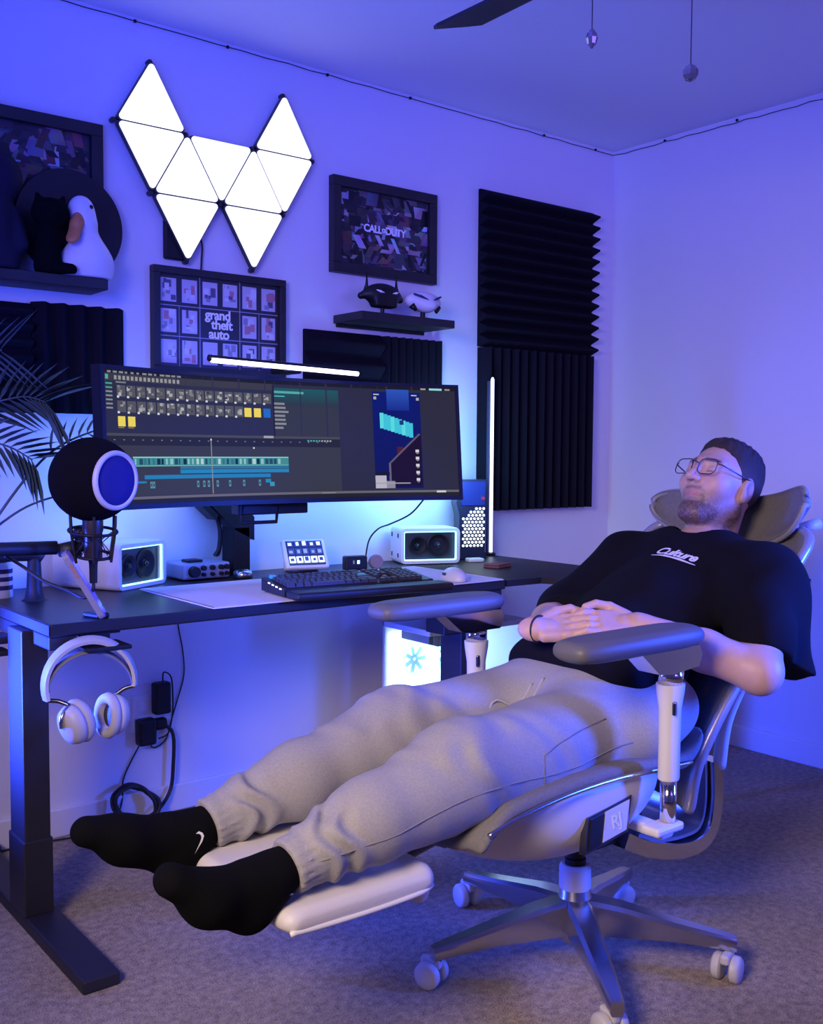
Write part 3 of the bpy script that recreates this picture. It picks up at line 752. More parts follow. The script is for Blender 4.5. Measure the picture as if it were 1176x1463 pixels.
# ---- monitor light bar
t = thing('monitor_light_bar', 'slim lit light bar clipped on top of the monitor', 'lamp', (1.56, 2.52, 1.37))
bx0, bx1, by, bz = 1.318, 1.818, 2.545, 1.392
mk('bar', *tubeg([(bx0, by, bz+.006), (bx1, by, bz-.006)], .009, 12), BLACK, t, True)
mk('tube', *tubeg([(bx0+.006, by-.006, bz), (bx1-.006, by-.006, bz-.012)], .0068, 12), BARGLOW, t, True)
mk('clip', *boxg((1.555, by-.006, bz-.022), (1.615, by+.075, bz-.004), .005), BLACK, t)

# ---- monitor arm behind
t = MON
mk('arm_post', *boxg((1.585, 2.895, ZD), (1.645, 2.975, .905), .004), BLACK, t)
M = basis((0, 2.93, 0), (1, 0, 0), (0, 0, 1), (0, -1, 0))
mk('arm', *prismg([(1.592, .895), (1.660, .86), (1.660, .935), (1.505, 1.08), (1.40, 1.08)], -.03, .035, M), BLACK, t)
mk('cable_cover', *prismg([(1.395, 1.045), (1.405, 1.06), (1.53, .945), (1.52, .93)], -.02, .04, M), BLACK, t)
mk('arm_head', *boxg((1.42, 2.64, 1.06), (1.62, 2.94, 1.16), .01), BLACK, t)
mk('cord', *tubeg(smoothpath([(1.53, 2.92, .96), (1.548, 2.92, .90), (1.545, 2.92, .84), (1.53, 2.92, .815)], 6), .006, 7), CABLE, t, True)
mk('cord', *tubeg(smoothpath([(1.545, 2.93, .95), (1.560, 2.93, .88), (1.552, 2.93, .82), (1.535, 2.93, .815)], 6), .004, 7), CABLE, t, True)

# ---- white speakers with glowing window
def speaker(label, fl, ang, w, d, h):
    t = thing('speaker', label, 'speaker', (fl[0], fl[1], ZD), ang, group='white desk speakers')
    sh = rrect(w, h, .018, 5)
    M = basis((w/2, 0, h/2), (1, 0, 0), (0, 0, 1), (0, 1, 0))
    inner = rrect(w-.026, h-.024, .006, 5)
    # cabinet: outer shell with recessed front
    V = []; Fc = []; n = len(sh)
    rings = [(sh, .012), (sh, 0.), (inner, 0.), (inner, .03)]
    rings = [([(x*.985, y*.975) for x, y in sh], d), (sh, d-.012), (sh, .006), ([(x*.985, y*.975) for x, y in sh], 0), (inner, 0), (inner, .028)]
    for ring, z in rings: V += [tuple(M @ Vector((x, y, z))) for x, y in ring]
    for i in range(len(rings)-1):
        for k in range(n):
            k2 = (k+1) % n; Fc.append((i*n+k, i*n+k2, (i+1)*n+k2, (i+1)*n+k))
    Fc.append(tuple(range(n))); Fc.append(tuple((len(rings)-1)*n+k for k in range(n)))
    mk('cabinet', V, Fc, WHITEM, t, world=False, auto=35)
    i2 = rrect(w-.034, h-.032, .005, 5); i3 = rrect(w-.027, h-.025, .006, 5)
    V = [tuple(M @ Vector((x, y, z))) for ring, z in ((i3, .006), (i2, .006), (i2, .011), (i3, .011)) for x, y in ring]
    Fc = [(a*n+k, a*n+(k+1) % n, ((a+1) % 4)*n+(k+1) % n, ((a+1) % 4)*n+k) for a in range(4) for k in range(n)]
    mk('led_frame', V, Fc, CYANGLOW, t, world=False)
    baf = mk('baffle', *prismg(i3, .022, .026, M), mat('speaker_baffle', (.035, .035, .06), .4), t, world=False)
    for (nm, x, r) in (('tweeter', -.043, .034), ('woofer', .034, .044)):
        Mc = M @ Matrix.Translation((x, 0, .022)) @ Matrix.Rotation(PI, 4, 'X')
        c = mk(nm, *latheg([(r, 0), (r, .006), (r*.86, .007), (r*.5, -.004), (r*.3, -.002), (r*.25, .003), (.001, .006)], 28, Mc), BLACK, t, world=False, smooth=True)
        mk('dust_cap', *ballg(tuple(M @ Vector((x, 0, .0165))), r*.2, 12, 8), GLASS, c, world=False, smooth=True)
    return t
speaker('white speaker with cyan-lit window behind the round microphone', (1.141, 2.743), math.atan2(.107, .193), .221, .235, .132)
sp = speaker('white speaker with cyan-lit window behind the white mouse', (2.212, 2.838), math.radians(-22), .222, .140, .128)
for z in (.03, .10):
    for y in (.03, .11): mk('side_screw', *boxg((-.003, y-.004, z-.008), (.002, y+.004, z+.008), .002), BLACK, sp, world=False)

# ---- audio interface, silver puck, key pad, small gadget
t = thing('audio_interface', 'silver audio interface with dark knobs beside the white speaker', 'audio interface', (1.49, 2.93, ZD))
mk('case', *boxg((1.385, 2.845, ZD+.004), (1.545, 2.975, ZD+.052), .006), mat('silver_case', (.42, .44, .60), .35, metal=.3), t)
for i, x in enumerate((1.452, 1.482, 1.512, 1.532)):
    for z, rr in ((ZD+.038, .0085), (ZD+.018, .0065)):
        mk('knob', *latheg([(rr, 0), (rr*.9, .012), (.001, .012)], 12, axisM((x, 2.845, z), (0, -1, 0))), BLACK, t, auto=40)
mk('knob', *latheg([(.018, 0), (.016, .018), (.001, .018)], 18, axisM((1.42, 2.845, ZD+.028), (0, -1, 0))), BLACK, t, auto=40)
mk('top_pad', *boxg((1.42, 2.88, ZD+.052), (1.47, 2.93, ZD+.060), .003), BLACK, t)
t = thing('silver_puck', 'small round silver puck beside the monitor arm', 'gadget', (1.60, 2.83, ZD))
mk('shell', *latheg([(.024, ZD), (.03, ZD+.008), (.028, ZD+.022), (.015, ZD+.028), (.001, ZD+.029)], 24, Matrix.Translation((1.575, 2.82, 0))), ALU, t, smooth=True)
mk('base_ring', *latheg([(.030, ZD), (.032, ZD+.005), (.030, ZD+.009)], 24, Matrix.Translation((1.575, 2.82, 0))), BLACK, t, auto=40)

Mk = Matrix.Translation((1.83, 2.86, ZD+.052)) @ Matrix.Rotation(math.radians(-16), 4, 'Z') @ Matrix.Rotation(math.radians(52), 4, 'X')
t = thing('key_pad', 'tilted white key pad with lit icon keys behind the keyboard', 'key pad', (1.83, 2.86, ZD))
mk('case', *xf(boxg((-.075, -.052, -.010), (.075, .062, .010), .008), M=Mk), WHITEP, t)
mk('stand', *boxg((1.78, 2.86, ZD), (1.89, 2.92, ZD+.055), .008), WHITEP, t)
mk('key_bed', *xf(boxg((-.062, -.042, .0095), (.062, .052, .0112), .0008), M=Mk), mat('key_bed', (.02, .02, .06), .4), t)
ICON = [mat('key_icon_white', (.7, .7, .75), .4, emit=(.7, .8, 1), strength=1.3), mat('key_icon_navy', (.02, .02, .1), .4, emit=(.01, .02, .12), strength=1.), mat('key_icon_grey', (.3, .3, .4), .4, emit=(.15, .16, .3), strength=1.)]
for rw in range(3):
    for c in range(5):
        x = -.049+c*.0245; y = .038-rw*.030
        k = mk('key', *xf(boxg((x-.0105, y-.0125, .011), (x+.0105, y+.0125, .0145), .002), M=Mk), ICON[(1, 1, 0)[rw]], t)
        mk('icon', *xf(boxg((x-.007 + .003*(c % 2), y-.006, .0146), (x+.005, y+.004+.003*(c % 3), .0150)), M=Mk), ICON[(0, 2, 1)[rw]], k)
t = thing('desk_clock', 'small black gadget with a tiny lit display and round knob', 'gadget', (2.00, 2.80, ZD))
mk('case', *xf(boxg((-.045, -.015, 0), (.035, .02, .048), .006), (1.995, 2.80, ZD), math.radians(-15)), BLACK, t)
mk('digit', *xf(boxg((-.003, -.0165, .022), (.006, -.0150, .034), .001), (1.995, 2.80, ZD), math.radians(-15)), CYANGLOW, t)
mk('digit', *xf(boxg((-.018, -.0165, .022), (-.012, -.0150, .034), .001), (1.995, 2.80, ZD), math.radians(-15)), mat('dim_digit', (.1, .1, .12), .4, emit=(.2, .3, .4), strength=.5), t)
mk('knob', *latheg([(.024, -.012), (.026, 0), (.022, .010), (.001, .011)], 20, axisM((2.055, 2.77, ZD+.026), (-.3, -1, .1))), mat('brown_knob', (.25, .18, .14), .5), t, auto=40)

# ---- white desk mat, keyboard, mouse
t = thing('desk_mat', 'white desk mat under the black keyboard', 'desk mat', (1.7, 2.52, ZD))
mk('mat', *boxg((1.205, 2.305, ZD+.0003), (2.205, 2.752, ZD+.0033), .0015), mat('white_mat_cloth', (.80, .77, .80), .8, bump=.1, bscale=900), t)
mk('stitch', *tubeg([(x, y, ZD+.0035) for x, y in [(1.209, 2.309), (2.201, 2.309), (2.201, 2.748), (1.209, 2.748)]], .0012, 5, closed=True), mat('mat_stitching', (.65, .62, .66), .8), t)

KA = math.radians(-7); KO = (1.430, 2.292, ZD+.0038)
t = thing('keyboard', 'black keyboard with small coloured lights and a wrist rest', 'keyboard', KO, KA)
def kb(z0, y): return z0 + .020*y/.15
Kx = .472
mk('case', *prismg([(0.055, .004), (.21, .004), (.21, .040), (.055, .024)], 0, Kx, basis((0, 0, 0), (0, 1, 0), (0, 0, 1), (1, 0, 0))), mat('keyboard_case', (.014, .013, .018), .45), t, world=False)
mk('wrist_rest', *xf(boxg((.0, -.030, .0), (Kx+.02, .052, .022), .009, 3)), mat('wrist_rest_leather', (.016, .014, .019), .5), t, world=False)
KEY = mat('keycap', (.045, .043, .055), .5); KEYC = mat('cyan_keycap', (.10, .55, .58), .5)
def keycap(w):
    V = [(-w/2, -.0085, 0), (w/2, -.0085, 0), (w/2, .0085, 0), (-w/2, .0085, 0), (-w/2+.002, -.0055, .009), (w/2-.002, -.0055, .009), (w/2-.002, .007, .009), (-w/2+.002, .007, .009)]
    return V, [(3, 2, 1, 0), (4, 5, 6, 7), (0, 1, 5, 4), (1, 2, 6, 5), (2, 3, 7, 6), (3, 0, 4, 7)]
srcs = {}
def addkey(x, y, w, m=KEY):
    z = .0245 + (y-.055)*.103
    kk = (round(w, 4), m.name)
    if kk not in srcs:
        srcs[kk] = mk('key', *keycap(w), m, t, world=False); srcs[kk].location = (x, y, z); srcs[kk].rotation_euler = (math.radians(6), 0, 0)
    else: inst(srcs[kk], 'key', t, (x, y, z), (math.radians(6), 0, 0))
for rw in range(6):
    y = .075 + rw*.0215 + (.004 if rw == 5 else 0)
    x = .015; i = 0
    lay = {0: [1.3, 1.3, 1.3, 5.6, 1.3, 1.3, 1.3, 1.6], 1: [2.2] + [1]*10 + [2.8], 2: [1.7] + [1]*11 + [2.3], 3: [1.5] + [1]*12 + [1.5], 4: [1]*13 + [2], 5: [1, .4] + [1]*4 + [.4] + [1]*4 + [.4] + [1]*3 + [1.8]}[rw]
    for u in lay:
        w = u*.0186
        if u != .4: addkey(x+w/2, y, w-.0022, KEYC if (rw == 5 and i == 0) or (rw == 3 and u == 1.5 and i > 5) else KEY)
        x += w; i += 1
    for c in range(3 if rw in (0, 3, 4, 5) else 1):
        if rw == 1: addkey(x+.010+.0186*1.5, y, .0164)
        else: addkey(x+.010+.0186*(c+.5), y, .0164)
    for c in range(4): addkey(x+.075+.0186*(c+.5), y, .0164)
led = [(.95, .9, .85), (.3, .8, .9), (.9, .3, .5), (.9, .5, .4), (.5, .9, 1.0)]
for i in range(20):
    if i in (4, 8, 12, 15): continue
    c = led[(i*3) % 5]
    mk('light', *boxg((.018+i*.0225, .0535, .0165), (.018+i*.0225+.008, .0565, .0195), .0008), mat('key_light_%d' % ((i*3) % 5), c, .4, emit=c, strength=2.2), t, world=False)
for i in range(4): mk('light', *boxg((-.001, .075+i*.025, .020+i*.0026), (.001, .088+i*.025, .0235+i*.0026), .0005), mat('key_light_0', led[0], .4, emit=led[0], strength=2.2), t, world=False)

t = thing('mouse', 'white computer mouse on the mat right of the keyboard', 'mouse', (2.06, 2.37, ZD+.0035))
MO = np.array((2.06, 2.375, ZD+.004)); MD = np.array((.30, .95, 0)); MD /= np.linalg.norm(MD); MS = np.array((MD[1], -MD[0], 0))
def mouse(P):
    d = s_ell(P, MO + MD*.0 + (0, 0, .006), (.034, .064, .034), [MS, MD, (0, 0, 1)])
    return smax(d, MO[2] - P[:, 2], .004)
mk('shell', *surface(mouse, MO-(.075, .075, .01), MO+(.075, .075, .06), .003), WHITEP, t, True)
mk('wheel', *latheg([(.004, -.0045), (.010, -.0045), (.010, .0045), (.004, .0045)], 16, axisM(MO + MD*.034 + (0, 0, .030), MS)), DARK, t, auto=40)
mk('side_button', *xf(boxg((-.012, -.003, -.005), (.012, .003, .005), .0025), M=Matrix.Translation(tuple(MO - MS*.031 + MD*.004 + (0, 0, .020))) @ Matrix.Rotation(math.atan2(MD[1], MD[0]), 4, 'Z')), DARK, t)

# ---- honeycomb lamp tower, tube lamp, small items at the corner
t = thing('lamp_tower', 'dark tower lamp with glowing honeycomb dots at the desk corner', 'lamp', (2.562, 2.866, ZD), math.radians(-22))
Mt = basis((0, 0, 0), (1, 0, 0), (0, 0, 1), (0, -1, 0))
out = [(-.056, .0), (.056, .0), (.058, .012), (.050, .018), (.050, .15), (.054, .20), (.056, .295), (-.052, .295), (-.052, .25), (-.064, .21), (-.052, .165), (-.050, .018), (-.058, .012)]
mk('body', *prismg(out, -.035, .028, Mt), mat('navy_black_plastic', (.015, .016, .04), .35), t, world=False)
mk('front_panel', *prismg([(-.044, .20), (.046, .20), (.050, .288), (-.046, .288)], .028, .033, Mt), mat('navy_gloss', (.02, .03, .16), .25), t, world=False)
mk('badge', *latheg([(.008, .033), (.006, .037), (.001, .037)], 12, Mt @ Matrix.Translation((.040, .225, 0))), mat('red_badge', (.5, .03, .04), .4), t, world=False)
hx = latheg([(.0049, .028), (.0049, .0300), (.001, .0300)], 8, Mt)
src = None
for rw in range(12):
    for c in range(6):
        x = -.036 + c*.0145 + (.007 if rw % 2 else 0); z = .050 + rw*.0125
        if rw > 8 and x < -.036 + (rw-8)*.012: continue
        if x > .046: continue
        if src is None: src = mk('glow_dot', *hx, mat('honeycomb_lit', (.9, .9, .8), .4, emit=(1, .97, .80), strength=1.4), t, world=False); src.location = (x, 0, z)
        else: inst(src, 'glow_dot', t, (x, 0, z))
t = thing('tube_lamp', 'thin upright glowing tube lamp in front of the foam', 'lamp', (2.66, 2.87, ZD))
mk('tube', *tubeg([(2.706, 2.905, ZD+.012), (2.706, 2.905, 1.425), (2.706, 2.905, 1.433)], [.0065, .0065, .003], 12), TUBEGLOW, t, True)
mk('back_rail', *boxg((2.696, 2.912, ZD), (2.720, 2.926, 1.42), .003), mat('rail_navy', (.03, .03, .08), .5), t)
mk('base', *latheg([(.022, ZD-.002), (.022, ZD+.008), (.01, ZD+.012)], 20, Matrix.Translation((2.706, 2.910, 0))), BLACK, t, auto=40)
t = thing('wallet', 'small reddish brown wallet lying on the corner desk', 'wallet', (2.44, 2.60, ZD))
mk('flap', *xf(boxg((-.045, -.03, .008), (.045, .03, .014), .004), (2.455, 2.60, ZD-.002), .3), mat('brown_leather', (.22, .09, .07), .6), t)
mk('body', *xf(boxg((-.046, -.031, .0), (.046, .031, .008), .003), (2.455, 2.60, ZD-.002), .3), mat('brown_leather', (.22, .09, .07), .6), t)
t = thing('usb_hub', 'small white box beside the lamp tower', 'gadget', (2.50, 2.80, ZD))
mk('case', *xf(boxg((-.03, -.02, 0), (.03, .02, .014), .004), (2.505, 2.775, ZD-.002), -.3), WHITEP, t)
mk('cap', *xf(boxg((.020, -.014, .003), (.034, .014, .011), .002), (2.505, 2.775, ZD-.002), -.3), mat('cyan_cap', (.3, .7, .75), .4), t)

# ---- round foam microphone on a low boom
mc = Vector((.919, 2.360, 1.0775)); mr = .099; mn = Vector((.39, -.92, -.02)).normalized()
t = thing('microphone', 'round black foam microphone with a white ringed blue front', 'microphone', (mc.x, mc.y, mc.z - mr))
M = axisM(mc, mn); o_ = math.sqrt(mr**2 - .066**2); am = math.acos(-o_/mr)
mk('foam_ball', *latheg([(max(1e-4, mr*math.sin(am*i/30)), -mr*math.cos(am*i/30)) for i in range(31)], 48, M), FOAMBALL, t, True)
mk('ring', *latheg([(.058, o_-.008), (.068, o_-.008), (.070, o_), (.068, o_+.006), (.062, o_+.008), (.058, o_+.004)], 48, M, cap=False), mat('ring_white', (.62, .60, .66), .4), t, True)
mk('front_mesh', *latheg([(.061, o_+.0005), (.060, o_+.003), (.03, o_+.005), (.001, o_+.0055)], 40, M), mat('blue_mesh', (.012, .012, .17), .8), t, True)
mk('body', *latheg([(.018, -.19), (.021, -.185), (.021, -.13), (.024, -.12), (.024, -.09)], 20, Matrix.Translation(mc)), mat('mic_bronze', (.10, .08, .085), .35, metal=.7), t, auto=40)
mk('plug', *latheg([(.009, -.245), (.010, -.20), (.012, -.19)], 12, Matrix.Translation(mc)), BLACK, t, auto=40)
sm = thing('shock_mount', 'black wire shock mount cradle under the round microphone', 'mount', (mc.x, mc.y, mc.z-.2))
for z, rr in ((-.122, .055), (-.178, .042)):
    mk('hoop', *tubeg([(mc.x+rr*math.cos(a*PI/12), mc.y+rr*math.sin(a*PI/12), mc.z+z+.008*math.sin(a*PI/12)) for a in range(24)], .0038, 6, closed=True), BLACK, sm, True)
for k in range(6):
    a = k*PI/3+.2
    mk('prong', *tubeg([(mc.x+.058*math.cos(a), mc.y+.058*math.sin(a), mc.z-.085), (mc.x+.056*math.cos(a), mc.y+.056*math.sin(a), mc.z-.125), (mc.x+.045*math.cos(a), mc.y+.045*math.sin(a), mc.z-.195)], .0032, 6), BLACK, sm)
for k in range(8):
    a = k*PI/4; b = a+.7
    mk('elastic', *tubeg([(mc.x+.054*math.cos(a), mc.y+.054*math.sin(a), mc.z-.122), (mc.x+.022*math.cos(b), mc.y+.022*math.sin(b), mc.z-.150), (mc.x+.042*math.cos(a+.5), mc.y+.042*math.sin(a+.5), mc.z-.178)], .0014, 5), CABLE, sm)
bo = thing('boom_arm', 'black low boom arm holding the microphone, standing on the desk', 'boom arm', (.90, 2.72, ZD))
mk('base_post', *latheg([(.034, ZD), (.026, ZD+.006), (.020, ZD+.03), (.017, ZD+.10), (.017, ZD+.12)], 20, Matrix.Translation((.900, 2.72, 0))), BLACKM, bo, auto=40)
mk('lower_arm', *tubeg(smoothpath([(.918, 2.72, ZD+.112), (.88, 2.72, ZD+.125), (.70, 2.72, ZD+.125), (.50, 2.72, ZD+.13)], 5), .020, 12), BLACKM, bo, True)
mk('upper_arm', *tubeg([(.50, 2.47, .918), (.858, 2.431, .914)], .0165, 12), BLACKM, bo, True)
mk('joint', *tubeg([(.863, 2.431, .907), (.911, 2.427, .910)], [.016, .022], 12), BLACKM, bo, True)
mk('joint', *ballg((.911, 2.422, .945), .018, 16, 10), BLACKM, bo, True)
mk('joint', *tubeg([(.911, 2.425, .910), (.911, 2.422, .945)], .012, 10), BLACKM, bo, True)
mk('swivel', *tubeg([(.911, 2.422, .947), (.918, 2.402, .942), (.919, 2.400, .942)], [.012, .018, .008], 10), BLACKM, bo, True)
cx = t
mk('cord', *tubeg(smoothpath([(mc.x, mc.y, mc.z-.245), (mc.x-.002, mc.y, mc.z-.262), (mc.x-.02, mc.y+.01, mc.z-.28), (.875, 2.40, ZD+.062), (.83, 2.44, ZD+.085), (.79, 2.47, ZD+.12), (.75, 2.47, ZD+.148)], 6), .004, 7), CABLE, cx, True)
t = thing('can', 'small white and navy patterned can beside the boom arm', 'can', (.862, 2.80, ZD))
mk('body', *latheg([(.030, ZD), (.032, ZD+.004), (.032, ZD+.085), (.026, ZD+.095)], 24, Matrix.Translation((.845, 2.83, 0))), WHITEP, t, auto=40)
for z in (.022, .045, .066): mk('print_band', *latheg([(.0322, ZD+z), (.0325, ZD+z+.005), (.0322, ZD+z+.012)], 24, Matrix.Translation((.845, 2.83, 0)), cap=False), mat('navy_print', (.02, .02, .12), .5), t)
mk('lid', *latheg([(.027, ZD+.095), (.026, ZD+.099), (.001, ZD+.098)], 20, Matrix.Translation((.845, 2.83, 0))), ALU, t, auto=40)

# ---- phone leaning on a small stand
pb = Vector((.942, 2.352, ZD+.003)); pt = Vector((.858, 2.385, ZD+.165))
up = (pt-pb).normalized(); 
nrm = Vector((.86, -.38, .0)); nrm = (nrm - up*nrm.dot(up)).normalized(); side = up.cross(nrm).normalized()
Mp = basis(pb, side, up, nrm)
t = thing('phone', 'smartphone in a clear purple case leaning near the desk edge', 'phone', tuple(pb))
mk('case', *prismg(rrect(.072, .178, .012, 5), -.009, .004, Mp @ Matrix.Translation((0, .089, 0))), mat('case_bumper', (.28, .26, .28), .3), t)
mk('screen', *prismg(rrect(.066, .172, .010, 5), .004, .0052, Mp @ Matrix.Translation((0, .089, 0))), mat('phone_screen', (.10, .07, .45), .15, emit=(.10, .07, .55), strength=.5), t)
mk('camera_bump', *prismg(rrect(.034, .034, .008, 4), -.010, -.006, Mp @ Matrix.Translation((-.014, .155, 0))), CHROME, t)
for i in range(3): mk('side_button', *xf(boxg((-.0375, .112+i*.013, -.003), (-.0355, .121+i*.013, .001), .0006), M=Mp), mat('orange_button', (.6, .16, .08), .4), t)
for i in range(5): mk('case_spot', *xf(boxg((.020+.004*(i % 2), .018+.011*i, .0052), (.030-.004*(i % 3), .023+.011*i, .0056), .0002), M=Mp), WHITEP if i % 2 else BLACK, t)
b2 = Mp @ Vector((0, .075, -.007))
mk('stand_foot', *xf(boxg((-.022, -.03, .0), (.012, .03, .012), .004), (pb.x-.012, pb.y+.012, ZD), .3), BLACK, t)

# ---- headphones on a hook under the desk front
hk = thing('headphone_hook', 'flat black hook under the desk carrying the headphones', 'hook', (.92, 2.33, ZD-.03))
mk('plate', *boxg((.87, 2.325, ZD-.036), (.97, 2.42, ZD-.0303), .002), BLACK, hk)
mk('tongue', *boxg((.860, 2.245, ZD-.062), (.965, 2.335, ZD-.052), .003), BLACK, hk)
mk('neck', *boxg((.890, 2.325, ZD-.060), (.945, 2.345, ZD-.032), .003), BLACK, hk)
hc = Vector((.930, 2.285, 0)); ht = thing('headphones', 'grey over-ear headphones hanging from the desk hook', 'headphones', (hc.x, hc.y, .50))
Ha = math.radians(-14)
MH = Matrix.Translation((.877, 2.278, .612)) @ Matrix.Rotation(Ha, 4, 'Z')
HP = mat('headphone_grey', (.50, .48, .45), .45); HPD = mat('headphone_strap', (.18, .17, .19), .7); CUSH = mat('ear_cushion', (.46, .44, .42), .75, bump=.1, bscale=600); GOLD = mat('champagne_metal', (.70, .62, .55), .22, metal=1)
rad = .099
band = [(rad*math.cos(a)*1.0, 0, rad*math.sin(a)*1.02) for a in np.linspace(PI+.30, -.12, 30)]
mk('headband', *sweepg([tuple(MH @ Vector(p)) for p in band], [(x*.016, y*.0045) for x, y in [(-1, -1), (-.6, -1.3), (.6, -1.3), (1, -1), (1, .7), (.6, 1), (-.6, 1), (-1, .7)]], 1., up=tuple(MH.to_3x3() @ Vector((0, 0, 1))) if False else None), HP, ht, auto=50)
strap = [((.094 - .012*math.sin(a)**2)*math.cos(a), 0, .080*math.sin(a)-.004) for a in np.linspace(PI+.08, -.02, 28)]
mk('inner_strap', *sweepg([tuple(MH @ Vector(p)) for p in strap], [(-.014, -.0014), (.014, -.0014), (.014, .0014), (-.014, .0014)]), HPD, ht, True)
def cup(sgn, c, ang_z, tilt):
    # local: axis z towards the head (inwards)
    Mc = MH @ Matrix.Translation(c) @ Matrix.Rotation(ang_z, 4, 'Z') @ Matrix.Rotation(tilt, 4, 'Y') @ Matrix.Rotation(PI/2*sgn*-1, 4, 'Y')
    sc = Matrix.Diagonal((1.16, .95, 1, 1))
    shell = mk('ear_cup', *latheg([(.002, -.030), (.024, -.029), (.036, -.022), (.041, -.008), (.041, .002)], 36, Mc @ sc), HP, ht, True)
    mk('cushion', *latheg([(.030, .001), (.042, .003), (.046, .012), (.043, .024), (.034, .027), (.026, .022), (.023, .010)], 36, Mc @ sc, cap=False), CUSH, shell, True)
    mk('speaker_cloth', *latheg([(.030, .008), (.001, .007)], 24, Mc @ sc), DARK, shell)
    return Mc
L_ = cup(-1, (-.036, -.016, -.084), math.radians(34), math.radians(-14))
R_ = cup(1, (.050, .004, -.078), math.radians(26), math.radians(4))
for Mc, e, sg in ((L_, band[0], 1), (R_, band[-1], -1)):
    E0 = MH @ Vector(e)
    top_ = Mc @ Vector((.040*sg*0 + (-.046 if sg*1 == 1 else .046), 0, -.004))
    mk('slider', *tubeg(smoothpath([tuple(E0 + Vector((0, 0, .01))), tuple(E0), tuple((E0+top_)/2 + Vector((0, 0, .004))), tuple(top_)], 5), .005, 10), STEEL, ht, True)
    Mv = Mc
    mk('yoke', *tubeg(smoothpath([tuple(top_), tuple(Mc @ Vector(((-.030 if sg == 1 else .030), 0, -.030))), tuple(Mc @ Vector(((-.006 if sg == 1 else .006), 0, -.036)))], 5), .0062, 10), GOLD, ht, True)

# ---- palm plant at the left edge, pot on the floor beside the desk
PX, PY = .50, 2.78
t = thing('palm_plant', 'dark potted palm with feathery fronds beside the desk', 'plant', (PX, PY, 0))
mk('pot', *latheg([(.001, 0.), (.11, 0), (.14, .26), (.145, .28), (.13, .28), (.125, .25), (.001, .25)], 32, Matrix.Translation((PX, PY, 0))), mat('dark_pot', (.03, .03, .04), .5), t, auto=40)
mk('soil', *latheg([(.124, .2505), (.07, .262), (.001, .265)], 24, Matrix.Translation((PX, PY, 0))), mat('soil', (.03, .022, .018), .95, bump=.6, bscale=120), t)
LEAF = mat('palm_leaf', (.07, .11, .13), .5)
wl = .0095
lv = [(0, -.0008, 0), (.25, -wl, .002), (.6, -wl*.9, .0), (1, 0, -.006), (.6, wl*.9, 0), (.25, wl, .002), (0, .0008, 0), (.25, 0, -.002), (.6, 0, -.004)]
lf = [(0, 1, 7), (1, 2, 8, 7), (2, 3, 8), (3, 4, 8), (4, 5, 7, 8), (5, 6, 7), (6, 0, 7)]
lsrc = [None]
def frond(pts, n, l0, l1, start=.42, wk=1.):
    path = smoothpath(pts, 10); P = [Vector(p) for p in path]
    st = mk('frond', *tubeg(path, [.0045*(1-.8*i/len(P))+.0008 for i in range(len(P))], 6), LEAF, t, True)
    off = Vector((PX, PY, 0))
    for i in range(n):
        u = start + (1-start)*(i+.5)/n; k = u*(len(P)-1); a = P[int(k)]; b = P[min(int(k)+1, len(P)-1)]; q = a.lerp(b, k-int(k)); tg = (P[min(int(k)+1, len(P)-1)]-P[max(int(k)-1, 0)]).normalized()
        ln = l0 + (l1-l0)*abs(2*(i/(n-1))-.8)
        for s in (-1, 1):
            sd = tg.cross(Vector((0, -1, .25))).normalized()*s
            d = (tg*.75 + sd*.75 + Vector((0, 0, -.06))).normalized()
            zz = d.cross(Vector((0, 1, 0))).normalized(); yy = zz.cross(d)
            Mm = basis(q - off, d*ln, yy*wk, zz*wk)
            if lsrc[0] is None:
                o = mk('leaflet', lv, lf, LEAF, st, world=False); lsrc[0] = o
            else: o = inst(lsrc[0], 'leaflet', st)
            o.matrix_local = Mm
frond([(PX, PY, .26), (.62, 2.76, .62), (.78, 2.72, .93), (.93, 2.70, 1.13), (1.075, 2.69, 1.205), (1.16, 2.69, 1.225)], 13, .055, .085, .60)
frond([(PX, PY, .26), (.58, 2.78, .55), (.72, 2.76, .84), (.86, 2.74, .98), (1.00, 2.73, 1.03), (1.06, 2.73, 1.02)], 7, .03, .05, .86)
frond([(PX, PY, .26), (.53, 2.76, .70), (.60, 2.74, 1.05), (.72, 2.72, 1.22), (.86, 2.71, 1.28), (.93, 2.70, 1.27)], 12, .12, .17, .62, 1.7)
frond([(PX, PY, .26), (.50, 2.74, .75), (.54, 2.72, 1.10), (.66, 2.68, 1.17), (.80, 2.66, 1.16), (.88, 2.66, 1.12)], 11, .10, .14, .62, 1.7)
frond([(PX, PY, .26), (.48, 2.76, .80), (.55, 2.75, 1.25), (.70, 2.74, 1.37), (.83, 2.73, 1.40)], 10, .10, .15, .62)

# ---- white computer case with lit interior under the desk
t = thing('computer_case', 'white computer case with glass side and bright lit inside', 'computer', (2.25, 2.78, 0))
cx0, cx1, cy0, cy1, cz0, cz1 = 2.150, 2.60, 2.60, 2.86, .06, .555
for nm, lo, hi in (('top_panel', (cx0, cy0, cz1-.02), (cx1, cy1, cz1)), ('bottom_panel', (cx0, cy0, cz0), (cx1, cy1, cz0+.02)), ('rear_panel', (cx1-.012, cy0, cz0), (cx1, cy1, cz1)), ('side_panel', (cx0, cy1-.006, cz0), (cx1, cy1, cz1)), ('front_lip', (cx0, cy0, cz0), (cx0+.014, cy1, cz0+.22))):
    mk(nm, *boxg(lo, hi, .003), WHITEM, t)
mk('front_glass', *boxg((cx0, cy0+.006, cz0+.22), (cx0+.004, cy1-.006, cz1-.02)), mat('tinted_glass', (.85, .92, 1), .02, alpha=.12), t)
mk('rear_post', *boxg((cx0, cy1-.012, cz0), (cx0+.012, cy1, cz1), .003), WHITEM, t)
